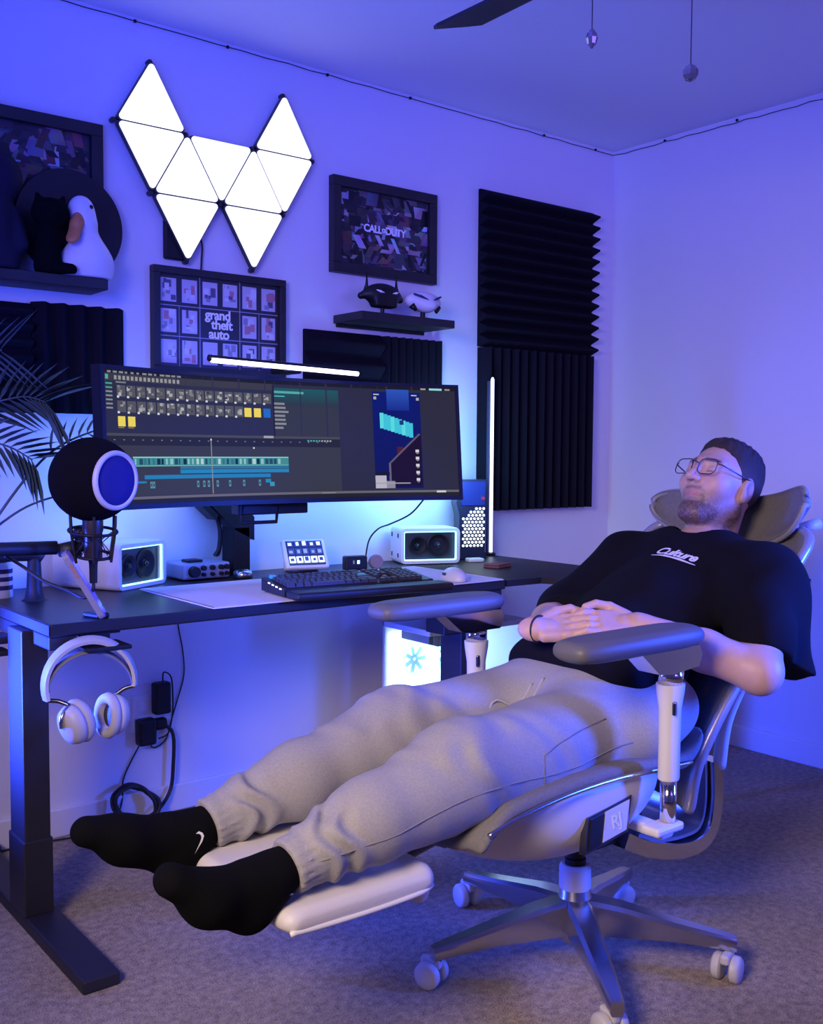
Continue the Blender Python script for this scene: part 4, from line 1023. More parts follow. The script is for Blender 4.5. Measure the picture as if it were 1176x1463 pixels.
mk('glass_panel', *boxg((cx0+.02, cy0, cz0+.02), (cx1-.01, cy0+.004, cz1-.02)), mat('tinted_glass', (.85, .92, 1), .02, alpha=.12), t)
mk('lit_board', *boxg((cx0+.02, cy1-.03, .30), (cx1-.03, cy1-.012, .515), .002), mat('lit_board', (.8, .9, .95), .4, emit=(.62, .9, 1.0), strength=2.4), t)
mk('shroud', *boxg((cx0+.015, cy0+.02, cz0+.02), (cx1-.02, cy1-.03, .29), .003), mat('shroud_white', (.7, .75, .8), .4), t)
mk('graphics_card', *boxg((cx0+.06, cy0+.03, .49), (cx0+.2, cy1-.03, .525), .004), BLACK, t)
for (x, z, rr) in ((2.255, .415, .058), (2.41, .415, .058)):
    M = axisM((x, cy1-.05, z), (0, -1, 0))
    fn = mk('fan', *latheg([(rr-.008, -.012), (rr, -.012), (rr, .012), (rr-.008, .012)], 28, M, cap=False), CYANGLOW, t, auto=40)
    for k in range(7): mk('fan_blade', *xf(boxg((.006, -.007, -.002), (rr-.01, .007, .002)), M=M @ Matrix.Rotation(k*2*PI/7, 4, 'Z') @ Matrix.Rotation(.4, 4, 'X')), mat('fan_blade', (.4, .6, .7), .4), fn)
for x in (cx0+.11, cx1-.07):
    for y in (cy0+.03, cy1-.05): mk('foot', *boxg((x, y, .0), (x+.03, y+.02, cz0), .003), BLACK, t)
point('computer_inner_light', (2.3, 2.70, .45), .8, (.35, .65, 1.0), .04)

# ---- clamp at the left edge, cable tray box on the floor
t = thing('desk_clamp', 'black two-pronged clamp on the left side of the desk', 'clamp', (.74, 2.60, .62))
mk('upper_jaw', *boxg((.66, 2.56, .672), (.797, 2.64, .690), .005), BLACKM, t)
mk('lower_jaw', *boxg((.66, 2.57, .640), (.790, 2.63, .655), .005), BLACKM, t)
mk('spine', *boxg((.66, 2.575, .640), (.675, 2.625, .69), .004), BLACKM, t)
t = thing('power_strip', 'dark power strip on the carpet behind the desk leg', 'power strip', (.76, 2.955, 0))
mk('case', *boxg((.66, 2.934, 0), (.868, 2.976, .035), .006), mat('navy_strip', (.02, .02, .05), .5), t)
for x in (.62, .68, .74): mk('socket', *boxg((x+.06, 2.940, .034), (x+.095, 2.970, .037), .002), BLACK, t)
# ================================================================== office chair, facing -X
CX, CY = 1.71, 1.545
FAB = mat('chair_mesh_fabric', (.17, .165, .165), .85, bump=.5, bscale=420, var=.12, vscale=160)
PAD = mat('arm_pad_rubber', (.13, .13, .14), .5)
SHELL = mat('chair_shell_white', (.66, .64, .65), .38)
t = CH = thing('office_chair', 'reclined light grey mesh office chair with polished five-star base', 'chair', (CX, CY, 0))
# base
mk('hub', *latheg([(.030, .045), (.046, .06), (.050, .10), (.046, .135), (.036, .150), (.033, .200), (.030, .205)], 28, Matrix.Translation((CX, CY, 0))), ALU, t, auto=40)
mk('gas_lift', *latheg([(.024, .14), (.024, .235), (.019, .237), (.019, .345)], 20, Matrix.Translation((CX, CY, 0))), BLACK, t, auto=40)
mk('lift_collar', *latheg([(.034, .165), (.036, .17), (.036, .215), (.030, .222)], 24, Matrix.Translation((CX, CY, 0))), GREYP, t, auto=40)
for k in range(5):
    a = math.radians(164 + 72*k); d = Vector((math.cos(a), math.sin(a), 0)); s = Vector((-d.y, d.x, 0)); c = Vector((CX, CY, 0))
    secs = [(.03, .030, .068, .148), (.10, .028, .070, .140), (.22, .023, .074, .116), (.335, .017, .066, .095), (.352, .014, .062, .090)]
    V = []; Fc = []
    for (r0, w, z0, z1) in secs:
        for (y, z) in ((-w*.8, z0), (w*.8, z0), (w, z0+.3*(z1-z0)), (w, z1-.008), (w*.7, z1), (-w*.7, z1), (-w, z1-.008), (-w, z0+.3*(z1-z0))):
            V.append(tuple(c + d*r0 + s*y + Vector((0, 0, z))))
    n = 8
    for i in range(len(secs)-1):
        for q in range(n): Fc.append((i*n+q, i*n+(q+1) % n, (i+1)*n+(q+1) % n, (i+1)*n+q))
    Fc += [tuple(reversed(range(n))), tuple((len(secs)-1)*n+q for q in range(n))]
    arm = mk('base_arm', V, Fc, ALU, t, auto=35)
    tipc = c + d*.338
    ca = a + [2.2, .4, 1.2, -.6, 2.9][k]; cd = Vector((math.cos(ca), math.sin(ca), 0)); cs = Vector((-cd.y, cd.x, 0))
    cst = mk('caster', *tubeg([tuple(tipc + Vector((0, 0, .055))), tuple(tipc + Vector((0, 0, .072)))], .008, 10), STEEL, t)
    wc = tipc - cd*.016 + Vector((0, 0, .029))
    mk('hood', *xf(boxg((-.024, -.010, .012), (.024, .010, .034), .006), M=basis(wc, cd, cs, (0, 0, 1))), GREYP, cst)
    for sg in (-1, 1):
        mk('wheel', *latheg([(.012, -.010), (.024, -.010), (.029, -.006), (.029, .006), (.024, .011), (.006, .013), (.001, .013)], 24, axisM(wc + cs*sg*.019, cs*sg)), GREYP, cst, auto=50)
# seat shell and cushion
def shell(P):
    d = s_ell(P, (1.545, 1.55, .475), (.315, .262, .175))
    d = smin(d, s_cone(P, (1.60, 1.55, .36), (1.70, 1.55, .33), .085, .07), .06)
    d = smax(d, P[:, 2] - (.495 + .010*np.sin((P[:, 0]-1.25)*4)), .01)
    d = smax(d, np.abs(P[:, 1]-1.55) - .243, .03)
    return smax(d, 1.232 - P[:, 0], .02)
mk('seat_shell', *surface(shell, (1.20, 1.28, .24), (1.90, 1.82, .53), .008), SHELL, t, True)
def cush(P):
    x = P[:, 0]; y = P[:, 1]-1.55
    zc = .492 + .026*np.sin(np.clip((x-1.22)/.62, 0, 1)*PI) * .9 - .06*np.clip((1.30-x)/.10, 0, 1)**2 + .10*np.clip((x-1.78)/.1, 0, 1)**2
    zc = zc - .006 - .030*np.clip(1-(y/.20)**2, 0, 1)
    d = s_box(np.stack([x, P[:, 1], P[:, 2]-zc], 1).astype(np.float32), (1.535, 1.55, 0), (.325, .240, .016), .015)
    return d*.8
mk('seat_cushion', *surface(cush, (1.18, 1.28, .40), (1.90, 1.82, .62), .007), FAB, t, True)
rim = smoothpath([(1.225, 1.312, .466), (1.30, 1.304, .488), (1.42, 1.302, .503), (1.55, 1.302, .507), (1.68, 1.302, .502), (1.80, 1.304, .495)], 6)
mk('seat_rim', *tubeg(rim, .005, 8), ALU, t, True)
mk('seat_rim', *tubeg([(x, 3.10-y, z) for x, y, z in rim], .005, 8), ALU, t, True)
# side control panel
Ml = basis((1.535, 1.318, .418), Vector((1, 0, .10)), Vector((-.10, .12, 1)).normalized(), Vector((0, -1, .12)).normalized())
cp = mk('side_panel', *prismg([(-.075, -.036), (.052, -.030), (.078, .036), (-.052, .030)], .0, .016, Ml), STEEL, t)
mk('panel_face', *prismg([(-.066, -.030), (-.030, -.028), (-.010, .026), (-.046, .025)], .016, .019, Ml), BLACK, cp)
mk('panel_face', *prismg([(-.024, -.027), (.046, -.024), (.068, .030), (-.004, .027)], .016, .018, Ml), GREYP, cp)
g = textg('RJ', .036, extrude=.0006, bold=.0008); mk('lettering', *xf(g, M=Ml @ Matrix.Translation((.022, .001, .019))), WHITEP, cp)
# rear U bracket
def bandg(path, y0, y1, th):
    P = [Vector((x, 0, z)) for x, z in smoothpath([(a, 0, b) for a, b in path], 6) and [(p[0], p[2]) for p in smoothpath([(a, 0, b) for a, b in path], 6)]]
    V = []; Fc = []
    for i, p in enumerate(P):
        tg = (P[min(i+1, len(P)-1)] - P[max(i-1, 0)]).normalized(); nn = Vector((-tg.z, 0, tg.x))
        for (yy, o) in ((y0, 0), (y1, 0), (y1, th), (y0, th)): V.append((p.x + nn.x*o, yy, p.z + nn.z*o))
    for i in range(len(P)-1):
        a = i*4; b = a+4
        Fc += [(a, a+1, b+1, b), (a+1, a+2, b+2, b+1), (a+2, a+3, b+3, b+2), (a+3, a, b, b+3)]
    Fc += [(3, 2, 1, 0), tuple((len(P)-1)*4+q for q in range(4))]
    return V, Fc
mk('recline_bracket', *bandg([(1.735, .285), (1.82, .245), (1.93, .215), (2.02, .212), (2.075, .245), (2.095, .32), (2.09, .42)], 1.425, 1.675, .035), CHROME, t, auto=40)
mk('bracket_liner', *bandg([(1.80, .292), (1.88, .262), (1.97, .252), (2.03, .262), (2.052, .32), (2.05, .42)], 1.440, 1.660, .008), mat('bracket_liner_grey', (.30, .31, .36), .3, metal=.6), t, auto=40)
mk('tilt_box', *boxg((1.66, 1.45, .285), (1.83, 1.65, .37), .012), BLACK, t)
# backrest
prof = smoothpath([(1.905, 0, .37), (1.900, 0, .46), (1.950, 0, .56), (2.040, 0, .67), (2.150, 0, .78), (2.250, 0, .875), (2.315, 0, .925)], 6)
def backpt(i, v, off=0.):
    p = Vector(prof[i]); q = Vector(prof[min(i+1, len(prof)-1)]); r0 = Vector(prof[max(i-1, 0)]); tg = (q-r0).normalized(); nn = Vector((-tg.z, 0, tg.x))
    u = i/(len(prof)-1); hw_ = .195 + .055*math.sin(min(1, u*1.25)*PI/1.25*.9)
    if u > .85: hw_ *= 1 - .5*((u-.85)/.15)**2*.35
    return p + nn*(.055*abs(v)**2.2 + off) + Vector((0, 1.55 + v*hw_, 0))
nv = 16; V = []; Fc = []; ni = len(prof)
for side in (0, 1):
    for i in range(ni):
        for j in range(nv+1): V.append(tuple(backpt(i, -1+2*j/nv, 0 if side == 0 else -.022)))
W_ = nv+1
for i in range(ni-1):
    for j in range(nv):
        a = i*W_+j; Fc.append((a, a+1, a+W_+1, a+W_)); b = ni*W_ + a; Fc.append((b, b+W_, b+W_+1, b+1))
for i in range(ni-1):
    for j in (0, nv):
        a = i*W_+j; b = ni*W_+a; q = (a, a+W_, b+W_, b); Fc.append(q if j == 0 else q[::-1])
for j in range(nv):
    for i in (0, ni-1):
        a = i*W_+j; b = ni*W_+a; q = (a, b, b+1, a+1); Fc.append(q if i == 0 else q[::-1])
mk('backrest', V, Fc, FAB, t, True)
loop = [tuple(backpt(i, -1, -.011)) for i in range(ni)] + [tuple(backpt(ni-1, -1+2*j/nv, -.011)) for j in range(1, nv)] + [tuple(backpt(i, 1, -.011)) for i in reversed(range(ni))]
mk('back_frame', *tubeg(loop, .0135, 10), mat('chair_frame_grey', (.46, .46, .50), .3, metal=.5), t, True)
sp_ = [tuple(backpt(i, 0, -.045)) for i in range(0, ni-2, 2)]
mk('spine', *sweepg(sp_, [(-.035, -.012), (.035, -.012), (.035, .012), (-.035, .012)], 1., up=(0, 1, 0)), GREYP, t)
for sg in (-1, 1):
    mk('back_strut', *tubeg(smoothpath([(2.09, 1.55+sg*.115, .40), (2.06, 1.55+sg*.15, .52), (2.06, 1.55+sg*.19, .62)], 5), .016, 10), GREYP, t, True)
mk('brand_tab', *xf(boxg((-.002, -.012, -.020), (.002, .012, .020), .001), M=Matrix.Translation((2.213, 1.30, .838)) @ Matrix.Rotation(.5, 4, 'Y')), BLACK, t)
# headrest
def hrp(v, w, off=0.):
    y = 1.55 + v*.222
    upv = Vector((.36, 0, .93)); fw = Vector((-.93, 0, .36))
    c = Vector((2.335, y, .965)) + fw*(.085*abs(v)**2.0 + off + .018*(w*w)) + upv*(w*.064*max(.02, 1-abs(v)**(7 if v < 0 else 4))**.5 + .024*max(0, -v)**3) + Vector((0, 0, .012*abs(v)))
    return c
V = []; Fc = []; nh, nw = 36, 8
vs_ = lambda i: math.sin((-1+2*i/nh)*PI/2)
for side in (0, 1):
    for i in range(nh+1):
        for j in range(nw+1):
            e = max(0, 1 - (abs(-1+2*i/nh))**8)
            V.append(tuple(hrp(vs_(i), -1+2*j/nw, (.006 if side == 0 else -.018))))
W_ = nw+1; S_ = (nh+1)*W_
for i in range(nh):
    for j in range(nw):
        a = i*W_+j; Fc.append((a, a+1, a+W_+1, a+W_)); b = S_+a; Fc.append((b, b+W_, b+W_+1, b+1))
for i in range(nh):
    for j in (0, nw):
        a = i*W_+j; b = S_+a; q = (a, a+W_, b+W_, b); Fc.append(q if j == 0 else q[::-1])
for j in range(nw):
    for i in (0, nh):
        a = i*W_+j; b = S_+a; q = (a, b, b+1, a+1); Fc.append(q if i == 0 else q[::-1])
hr = mk('headrest', V, Fc, FAB, t, True)
edge = [hrp(vs_(i), 1, -.006) for i in range(nh+1)] + [hrp(1, 1-2*j/nw, -.006) for j in range(1, nw+1)] + [hrp(-vs_(i), -1, -.006) for i in range(1, nh+1)] + [hrp(-1, -1+2*j/nw, -.006) for j in range(1, nw)]
mk('headrest_frame', *tubeg([tuple(p) for p in edge], .0075, 8, closed=True), mat('headrest_frame_grey', (.30, .30, .32), .5), hr, True)
mk('headrest_bracket', *tubeg(smoothpath([(2.36, 1.55, .955), (2.39, 1.55, .90), (2.36, 1.55, .84), (2.30, 1.55, .82)], 5), .016, 10), GREYP, t, True)
for sg in (-1, 1): mk('headrest_pivot', *tubeg([(2.345, 1.55+sg*.16, .965), (2.385, 1.55+sg*.185, .975)], [.012, .015], 12), WHITEP, t, True)
# armrests
for sg in (-1, 1):
    y = 1.55 + sg*.288
    def pad(P):
        d = s_box(P, (1.546, y, .786), (.186, .050, .021), .019)
        d2 = s_ell(P, (1.546, y, .786), (.215, .075, .05))
        return smax(d, d2, .02)
    a_ = mk('arm_pad', *surface(pad, (1.34, y-.07, .755), (1.75, y+.07, .815), .005), PAD, t, True)
    Mb = basis((0, y, 0), (1, 0, 0), (0, 0, 1), (0, -1, 0))
    mk('arm_bracket', *prismg([(1.545, .765), (1.725, .765), (1.735, .745), (1.725, .722), (1.64, .715), (1.60, .72)], -.026, .026, Mb), CHROME, a_, auto=30)
    mk('arm_neck', *tubeg([(1.668, y, .690), (1.668, y, .722)], .026, 20), CHROME, a_, True)
    prof2 = [(.030, .690), (.029, .675), (.0235, .640), (.0225, .58), (.0225, .500), (.0215, .496)]
    V, Fc = latheg(prof2, 24); V = [(1.668 + v[0]*1.05, y + v[1]*.9, v[2]) for v in V]
    ps = mk('arm_post', V, Fc, WHITEP, t, auto=50)
    mk('height_button', *xf(boxg((-.006, -.003, -.014), (.006, .004, .014), .003), M=Matrix.Translation((1.655, y-.021, .645)) @ Matrix.Rotation(.35, 4, 'Z')), STEEL, ps)
    mk('arm_tube', *tubeg([(1.668, y, .40), (1.668, y, .498)], .0165, 20), CHROME, t, True)
    mk('arm_mount', *join(boxg((1.610, y-.022, .392), (1.695, y+.022, .410), .006), boxg((1.65, min(y, 1.55+sg*.14), .372), (1.69, max(y, 1.55+sg*.14), .395), .006)), WHITEP, t)
# leg rest
Mr = Matrix.Translation((.985, 1.552, .398)) @ Matrix.Rotation(math.radians(-2), 4, 'Y')
def lrest(P):
    q = P - np.array((.985, 1.552, .398), np.float32)
    d = s_box(q, (0, 0, 0), (.155, .205, .022), .02)
    d = smax(d, s_ell(q, (0, 0, 0), (.21, .30, .06)), .02)
    return smin(d, s_box(q, (.135, 0, -.012), (.018, .19, .034), .016), .02)
mk('leg_rest', *surface(lrest, (.81, 1.33, .34), (1.17, 1.78, .44), .006), mat('leg_rest_white', (.68, .66, .64), .5), t, True)
mk('leg_rest_trim', *tubeg(smoothpath([(.838, 1.352, .386), (.90, 1.349, .384), (1.0, 1.347, .383), (1.10, 1.349, .384), (1.135, 1.36, .386)], 5), .0045, 8), WHITEP, t, True)
for y in (1.46, 1.64): mk('leg_rest_bar', *tubeg([(1.10, y, .388), (1.32, y, .432)], .0085, 10), STEEL, t, True)
# ================================================================== the person, reclining in the chair
SKIN_A = mat('skin', (.6, .4, .33), .48, attr='Col', var=.05, vscale=60)
SHIRT = mat('black_cotton', (.0055, .005, .008), .95, bump=.25, bscale=700, spec=.15)
TROU = mat('grey_jersey', (.34, .335, .335), .92, bump=.5, bscale=520, var=.10, vscale=240)
SOCK = mat('black_sock_knit', (.0045, .0045, .0055), 1., bump=.5, bscale=700, spec=.08)
A3 = lambda *a: np.array(a, np.float32)
PR = thing('person', 'person in black t-shirt, grey joggers and glasses asleep in the office chair', 'person', (1.72, 1.55, .50))

# ---- joints
S_n, E_n, W_n = A3(2.125, 1.355, .855), A3(1.905, 1.215, .690), A3(1.765, 1.425, .775)
S_f, E_f, W_f = A3(2.10, 1.745, .860), A3(1.94, 1.82, .725), A3(1.588, 1.563, .765)
Hc = A3(2.222, 1.545, 1.062)
ln, yw = math.radians(27), math.radians(4)
hF = A3(-math.cos(ln)*math.cos(yw), math.cos(ln)*math.sin(yw), math.sin(ln))
hU = A3(math.sin(ln)*math.cos(yw), -math.sin(ln)*math.sin(yw), math.cos(ln))
hX = np.cross(hF, hU)
HR = np.stack([hX, hF, hU])
HS = 1.0
def hl(P): return ((P - Hc) @ HR.T)/HS
def hw(q): return Hc + (np.asarray(q, np.float32)*HS) @ HR

def head(q):
    """head in its own frame: x to his right, y forward, z up"""
    ax = np.stack([np.abs(q[:, 0]), q[:, 1], q[:, 2]], 1)
    d = s_ell(ax, (0, -.018, .036), (.0765, .097, .083))
    d = smin(d, s_ell(ax, (0, .030, -.020), (.064, .064, .088)), .035)
    d = smin(d, s_cone(ax, (.052, -.006, -.062), (.018, .062, -.100), .022, .020), .03)
    d = smin(d, s_ell(ax, (0, .068, -.101), (.024, .022, .019)), .02)
    d = smin(d, s_ell(ax, (.044, .056, -.018), (.022, .024, .022)), .03)
    d = smin(d, s_cone(ax, (.010, .083, .034), (.042, .070, .030), .010, .010), .016)
    # eye sockets and lids
    d = smax(d, -s_ell(ax, (.032, .104, .010), (.020, .018, .013)), .016)
    d = smin(d, s_ell(ax, (.0325, .0735, .009), (.0155, .0155, .0125)), .006)
    d = smax(d, -s_cone(ax, (.021, .0915, .0035), (.044, .086, .0035), .0016, .0016), .003)
    # nose
    d = smin(d, s_cone(ax, (0, .086, .028), (0, .1125, -.022), .0080, .0115), .013)
    d = smin(d, s_ell(ax, (.0125, .098, -.024), (.0085, .011, .0085)), .008)
    d = smax(d, -s_ell(ax, (.0075, .1045, -.0335), (.0042, .005, .005)), .003)
    # mouth
    d = smin(d, s_cone(ax, (0, .0872, -.0525), (.024, .0775, -.0580), .0050, .0024), .010)
    d = smin(d, s_cone(ax, (0, .0850, -.0640), (.019, .0775, -.0610), .0056, .0026), .010)
    d = smax(d, -s_cone(ax, (0, .0930, -.0583), (.026, .0810, -.0600), .0020, .0016), .003)
    # ears
    e = s_ell(ax, (.080, -.010, -.002), (.0085, .020, .032))
    e = smin(e, s_ell(ax, (.078, -.004, -.026), (.007, .010, .012)), .008)
    e = smax(e, -s_ell(ax, (.090, -.008, .004), (.008, .011, .018)), .005)
    d = smin(d, e, .008)
    return d

# ---- hands: palm, four fingers and a thumb each
def hand_prims(W, d, n, spread, lift, curl, thumb):
    d = d/np.linalg.norm(d); n = n - d*np.dot(n, d); n = n/np.linalg.norm(n); s = np.cross(d, n)
    pr = []
    ctr = W + d*.050
    pr.append(('box', ctr, (.044, .038, .0135), np.stack([d, s, n])))
    pr.append(('cone', W - d*.01, W + d*.03, .027, .026, (n, .72)))
    L_ = (.062, .072, .070, .056)
    for i in range(4):
        o = (-1.5+i)*.0190
        b = W + d*(.088 - .004*abs(i-1.3)) + s*o + n*lift*.4
        o2 = s*(spread*(-1.5+i)*.006)
        p1 = b + d*L_[i]*.46 + n*(lift) + o2*.5
        p2 = p1 + d*L_[i]*.32 - n*curl*.5 + o2*.4
        p3 = p2 + d*L_[i]*.22 - n*curl
        pr.append(('cone', b - d*.018, b, .0105, .0102, None)); pr.append(('cone', b, p1, .0100, .0092, None))
        pr.append(('cone', p1, p2, .0092, .0084, None)); pr.append(('cone', p2, p3, .0084, .0070, None))
    ts = -1*thumb
    b = W + d*.022 + s*ts*.026; p1 = W + d*.055 + s*ts*.050 + n*.006; p2 = p1 + d*.030 + s*ts*.004 + n*.004; p3 = p2 + d*.024 - s*ts*.006 - n*.004
    pr.append(('cone', b, p1, .016, .0125, None)); pr.append(('cone', p1, p2, .0118, .0102, None)); pr.append(('cone', p2, p3, .0100, .0080, None))
    return pr
nH = A3(-.45, -.28, .85)
R_H = hand_prims(W_f, A3(.79, -.60, .03), nH, .6, .012, .007, 1)
L_H = hand_prims(W_n, A3(-.80, .60, .04), nH, .6, .002, .010, -1)
def hands(P, prims, d):
    for p in prims:
        if p[0] == 'box':
            d = smin(d, s_box(P, p[1], p[2], .0125, p[3]), .007)
        else:
            d = smin(d, s_cone(P, p[1], p[2], p[3], p[4], p[5]), .0022)
    return d
def body(P):
    d = head(hl(P))*HS
    d = smin(d, s_cone(P, hw((0, -.030, -.055)), (2.165, 1.55, .885), .058, .066), .03)
    d = smin(d, s_cone(P, (2.14, 1.42, .862), (2.13, 1.68, .862), .055, .055), .05)
    d = smin(d, s_cone(P, (2.12, 1.55, .85), (1.80, 1.55, .62), .09, .10, ((0, 1, 0), 1.35)), .05)
    d = smin(d, s_cone(P, S_n, E_n, .052, .046), .04)
    d = smin(d, s_cone(P, S_f, E_f, .052, .045), .04)
    f = s_cone(P, E_n, E_n*.55 + W_n*.45, .045, .043); f = smin(f, s_cone(P, E_n*.55 + W_n*.45, W_n, .043, .027), .02)
    d = smin(d, f, .02)
    f = s_cone(P, E_f, E_f*.55 + W_f*.45, .044, .041); f = smin(f, s_cone(P, E_f*.55 + W_f*.45, W_f, .041, .026), .02)
    d = smin(d, f, .02)
    dh = hands(P, R_H, np.full(len(P), 9., np.float32)); dl = hands(P, L_H, np.full(len(P), 9., np.float32))
    dh = np.minimum(dh, dl); d = smin(d, dh, .010)
    return d
V, Fq = surface(body, (1.50, 1.12, .56), (2.36, 1.92, 1.20), .0027)
q = hl(V.astype(np.float32)); ax = np.abs(q[:, 0])
C = np.tile(A3(.60, .37, .29), (len(V), 1))
def blend(c, w): 
    global C
    w = np.clip(w, 0, 1)[:, None]; C = C*(1-w) + A3(*c)*w
sm = lambda a, b, x: np.clip((x-a)/(b-a), 0, 1)
ish = (q[:, 2] > -.16) & (ax < .12)
r1 = np.random.RandomState(3)
grain = .75 + .5*r1.rand(len(V))
# beard: along the jaw, chin and upper lip, and the shaved side of the scalp
jaw = sm(-.030, -.062, q[:, 2] + .30*(q[:, 1]-.05)*(q[:, 1] > .05) - .35*np.clip(.035-q[:, 1], 0, .1)*0) * sm(-.140, -.112, q[:, 2]) * sm(-.045, -.015, q[:, 1])
side = sm(.012, -.012, q[:, 1]) * sm(-.035, -.010, q[:, 1]) * sm(.06, .045, q[:, 2]) * (ax > .05)
chin = sm(-.074, -.088, q[:, 2]) * sm(.03, .06, q[:, 1]) * sm(-.150, -.118, q[:, 2])
mus = np.exp(-((q[:, 2]+.0425)/.0050)**2) * sm(.030, .020, ax) * (q[:, 1] > .07)
mus2 = np.exp(-((ax-.030)/.005)**2) * sm(-.042, -.050, q[:, 2]) * sm(-.10, -.08, q[:, 2]) * (q[:, 1] > .06)*.6
blend((.09, .055, .045), ish*np.clip(.62*jaw + .75*chin + .7*mus + .55*mus2 + .45*side, 0, .88)*grain)
lips = np.exp(-((q[:, 2]+.0580)/.0085)**4) * sm(.025, .017, ax) * (q[:, 1] > .072)
blend((.52, .22, .20), ish*lips*.75)
brow = np.exp(-((q[:, 2]-.0335+.10*np.clip(ax-.034, 0, 1))/.0048)**2) * sm(.010, .015, ax) * sm(.055, .045, ax) * (q[:, 1] > .05)
blend((.07, .045, .04), ish*brow*.97)
lash = np.exp(-((q[:, 2]-.0035)/.0022)**2) * np.exp(-((ax-.0325)/.012)**4) * (q[:, 1] > .07)
blend((.10, .06, .05), ish*lash*.95)
blend((.66, .33, .27), ish*np.exp(-(((ax-.045)/.02)**2 + ((q[:, 2]+.02)/.02)**2))*.3)
mk('body', V, Fq, SKIN_A, PR, True, cols=C)

# ---- hair
def hair(P):
    q = hl(P); ax = np.stack([np.abs(q[:, 0]), q[:, 1], q[:, 2]], 1)
    top = np.clip((q[:, 2]-.045)/.06, 0, 1)
    d = s_ell(ax, (0, -.018, .036), (.0765, .097, .083)); d = smin(d, s_ell(ax, (0, .030, -.020), (.064, .064, .088)), .035)
    zl = np.interp(q[:, 1], [-.12, -.07, -.045, -.028, -.018, -.002, .012, .024, .036, .048, .062, .080], [-.075, -.070, -.045, .020, .034, -.010, .004, .030, .046, .064, .078, .088])
    zl = zl + .0022*np.sin(190*q[:, 0] + 1) + .0015*np.sin(410*q[:, 0])
    th = .0030 + .0105*top + .003*top*np.clip(q[:, 1]/.07, 0, 1)
    th = th*np.clip((q[:, 2]-zl)/.030 + .12, 0, 1)**.7 + (.0014*np.sin(230*q[:, 0] + 4*np.sin(70*q[:, 1]) + 60*q[:, 2]) + .0010*np.sin(330*q[:, 1] + 140*q[:, 0]))*top
    return smax(d - th, (zl - q[:, 2])*.75, .002)
V, Fq = surface(hair, tuple(Hc - .16), tuple(Hc + .17), .0028)
qh = hl(V.astype(np.float32)); fade = np.clip((qh[:, 2]-.005)/.055, 0, 1)*.75 + .25*np.clip((-qh[:, 1]-.02)/.05, 0, 1)
fade = np.clip(fade, 0, 1)[:, None]*(.8+.4*np.random.RandomState(5).rand(len(V), 1)); fade = np.clip(fade, 0, 1)
mk('hair', V, Fq, mat('dark_brown_hair', (.020, .013, .012), .7, bump=.9, bscale=650, attr='Col'), PR, True, cols=A3(.085, .055, .048)*(1-fade) + A3(.016, .010, .010)*fade)

# ---- glasses
GF = mat('glasses_frame', (.10, .09, .12), .25, metal=.8)
gl = mk('glasses', *tubeg([tuple(hw(p)) for p in smoothpath([(-.010, .1105, .014), (0, .1155, .018), (.010, .1105, .014)], 4)], .0016, 6), GF, PR, True)
for s in (-1, 1):
    rim = []
    for (x, y) in rrect(.052, .038, .014, 5): rim.append((s*.036 + x, .108 - .22*abs(s*.036 + x)*.35 + (.0 if True else 0), .006 + y + (.002 if y > 0 else 0)))
    mk('rim', *tubeg([tuple(hw(p)) for p in rim], .0014, 6, closed=True), GF, gl, True)
    mk('lens', [tuple(hw(p)) for p in rim], [tuple(range(len(rim)))], CLEAR, gl)
    mk('temple', *tubeg([tuple(hw(p)) for p in smoothpath([(s*.062, .100, .016), (s*.072, .09, .016), (s*.082, .03, .018), (s*.083, -.012, .022), (s*.082, -.03, .006)], 5)], .0019, 6), GF, gl, True)

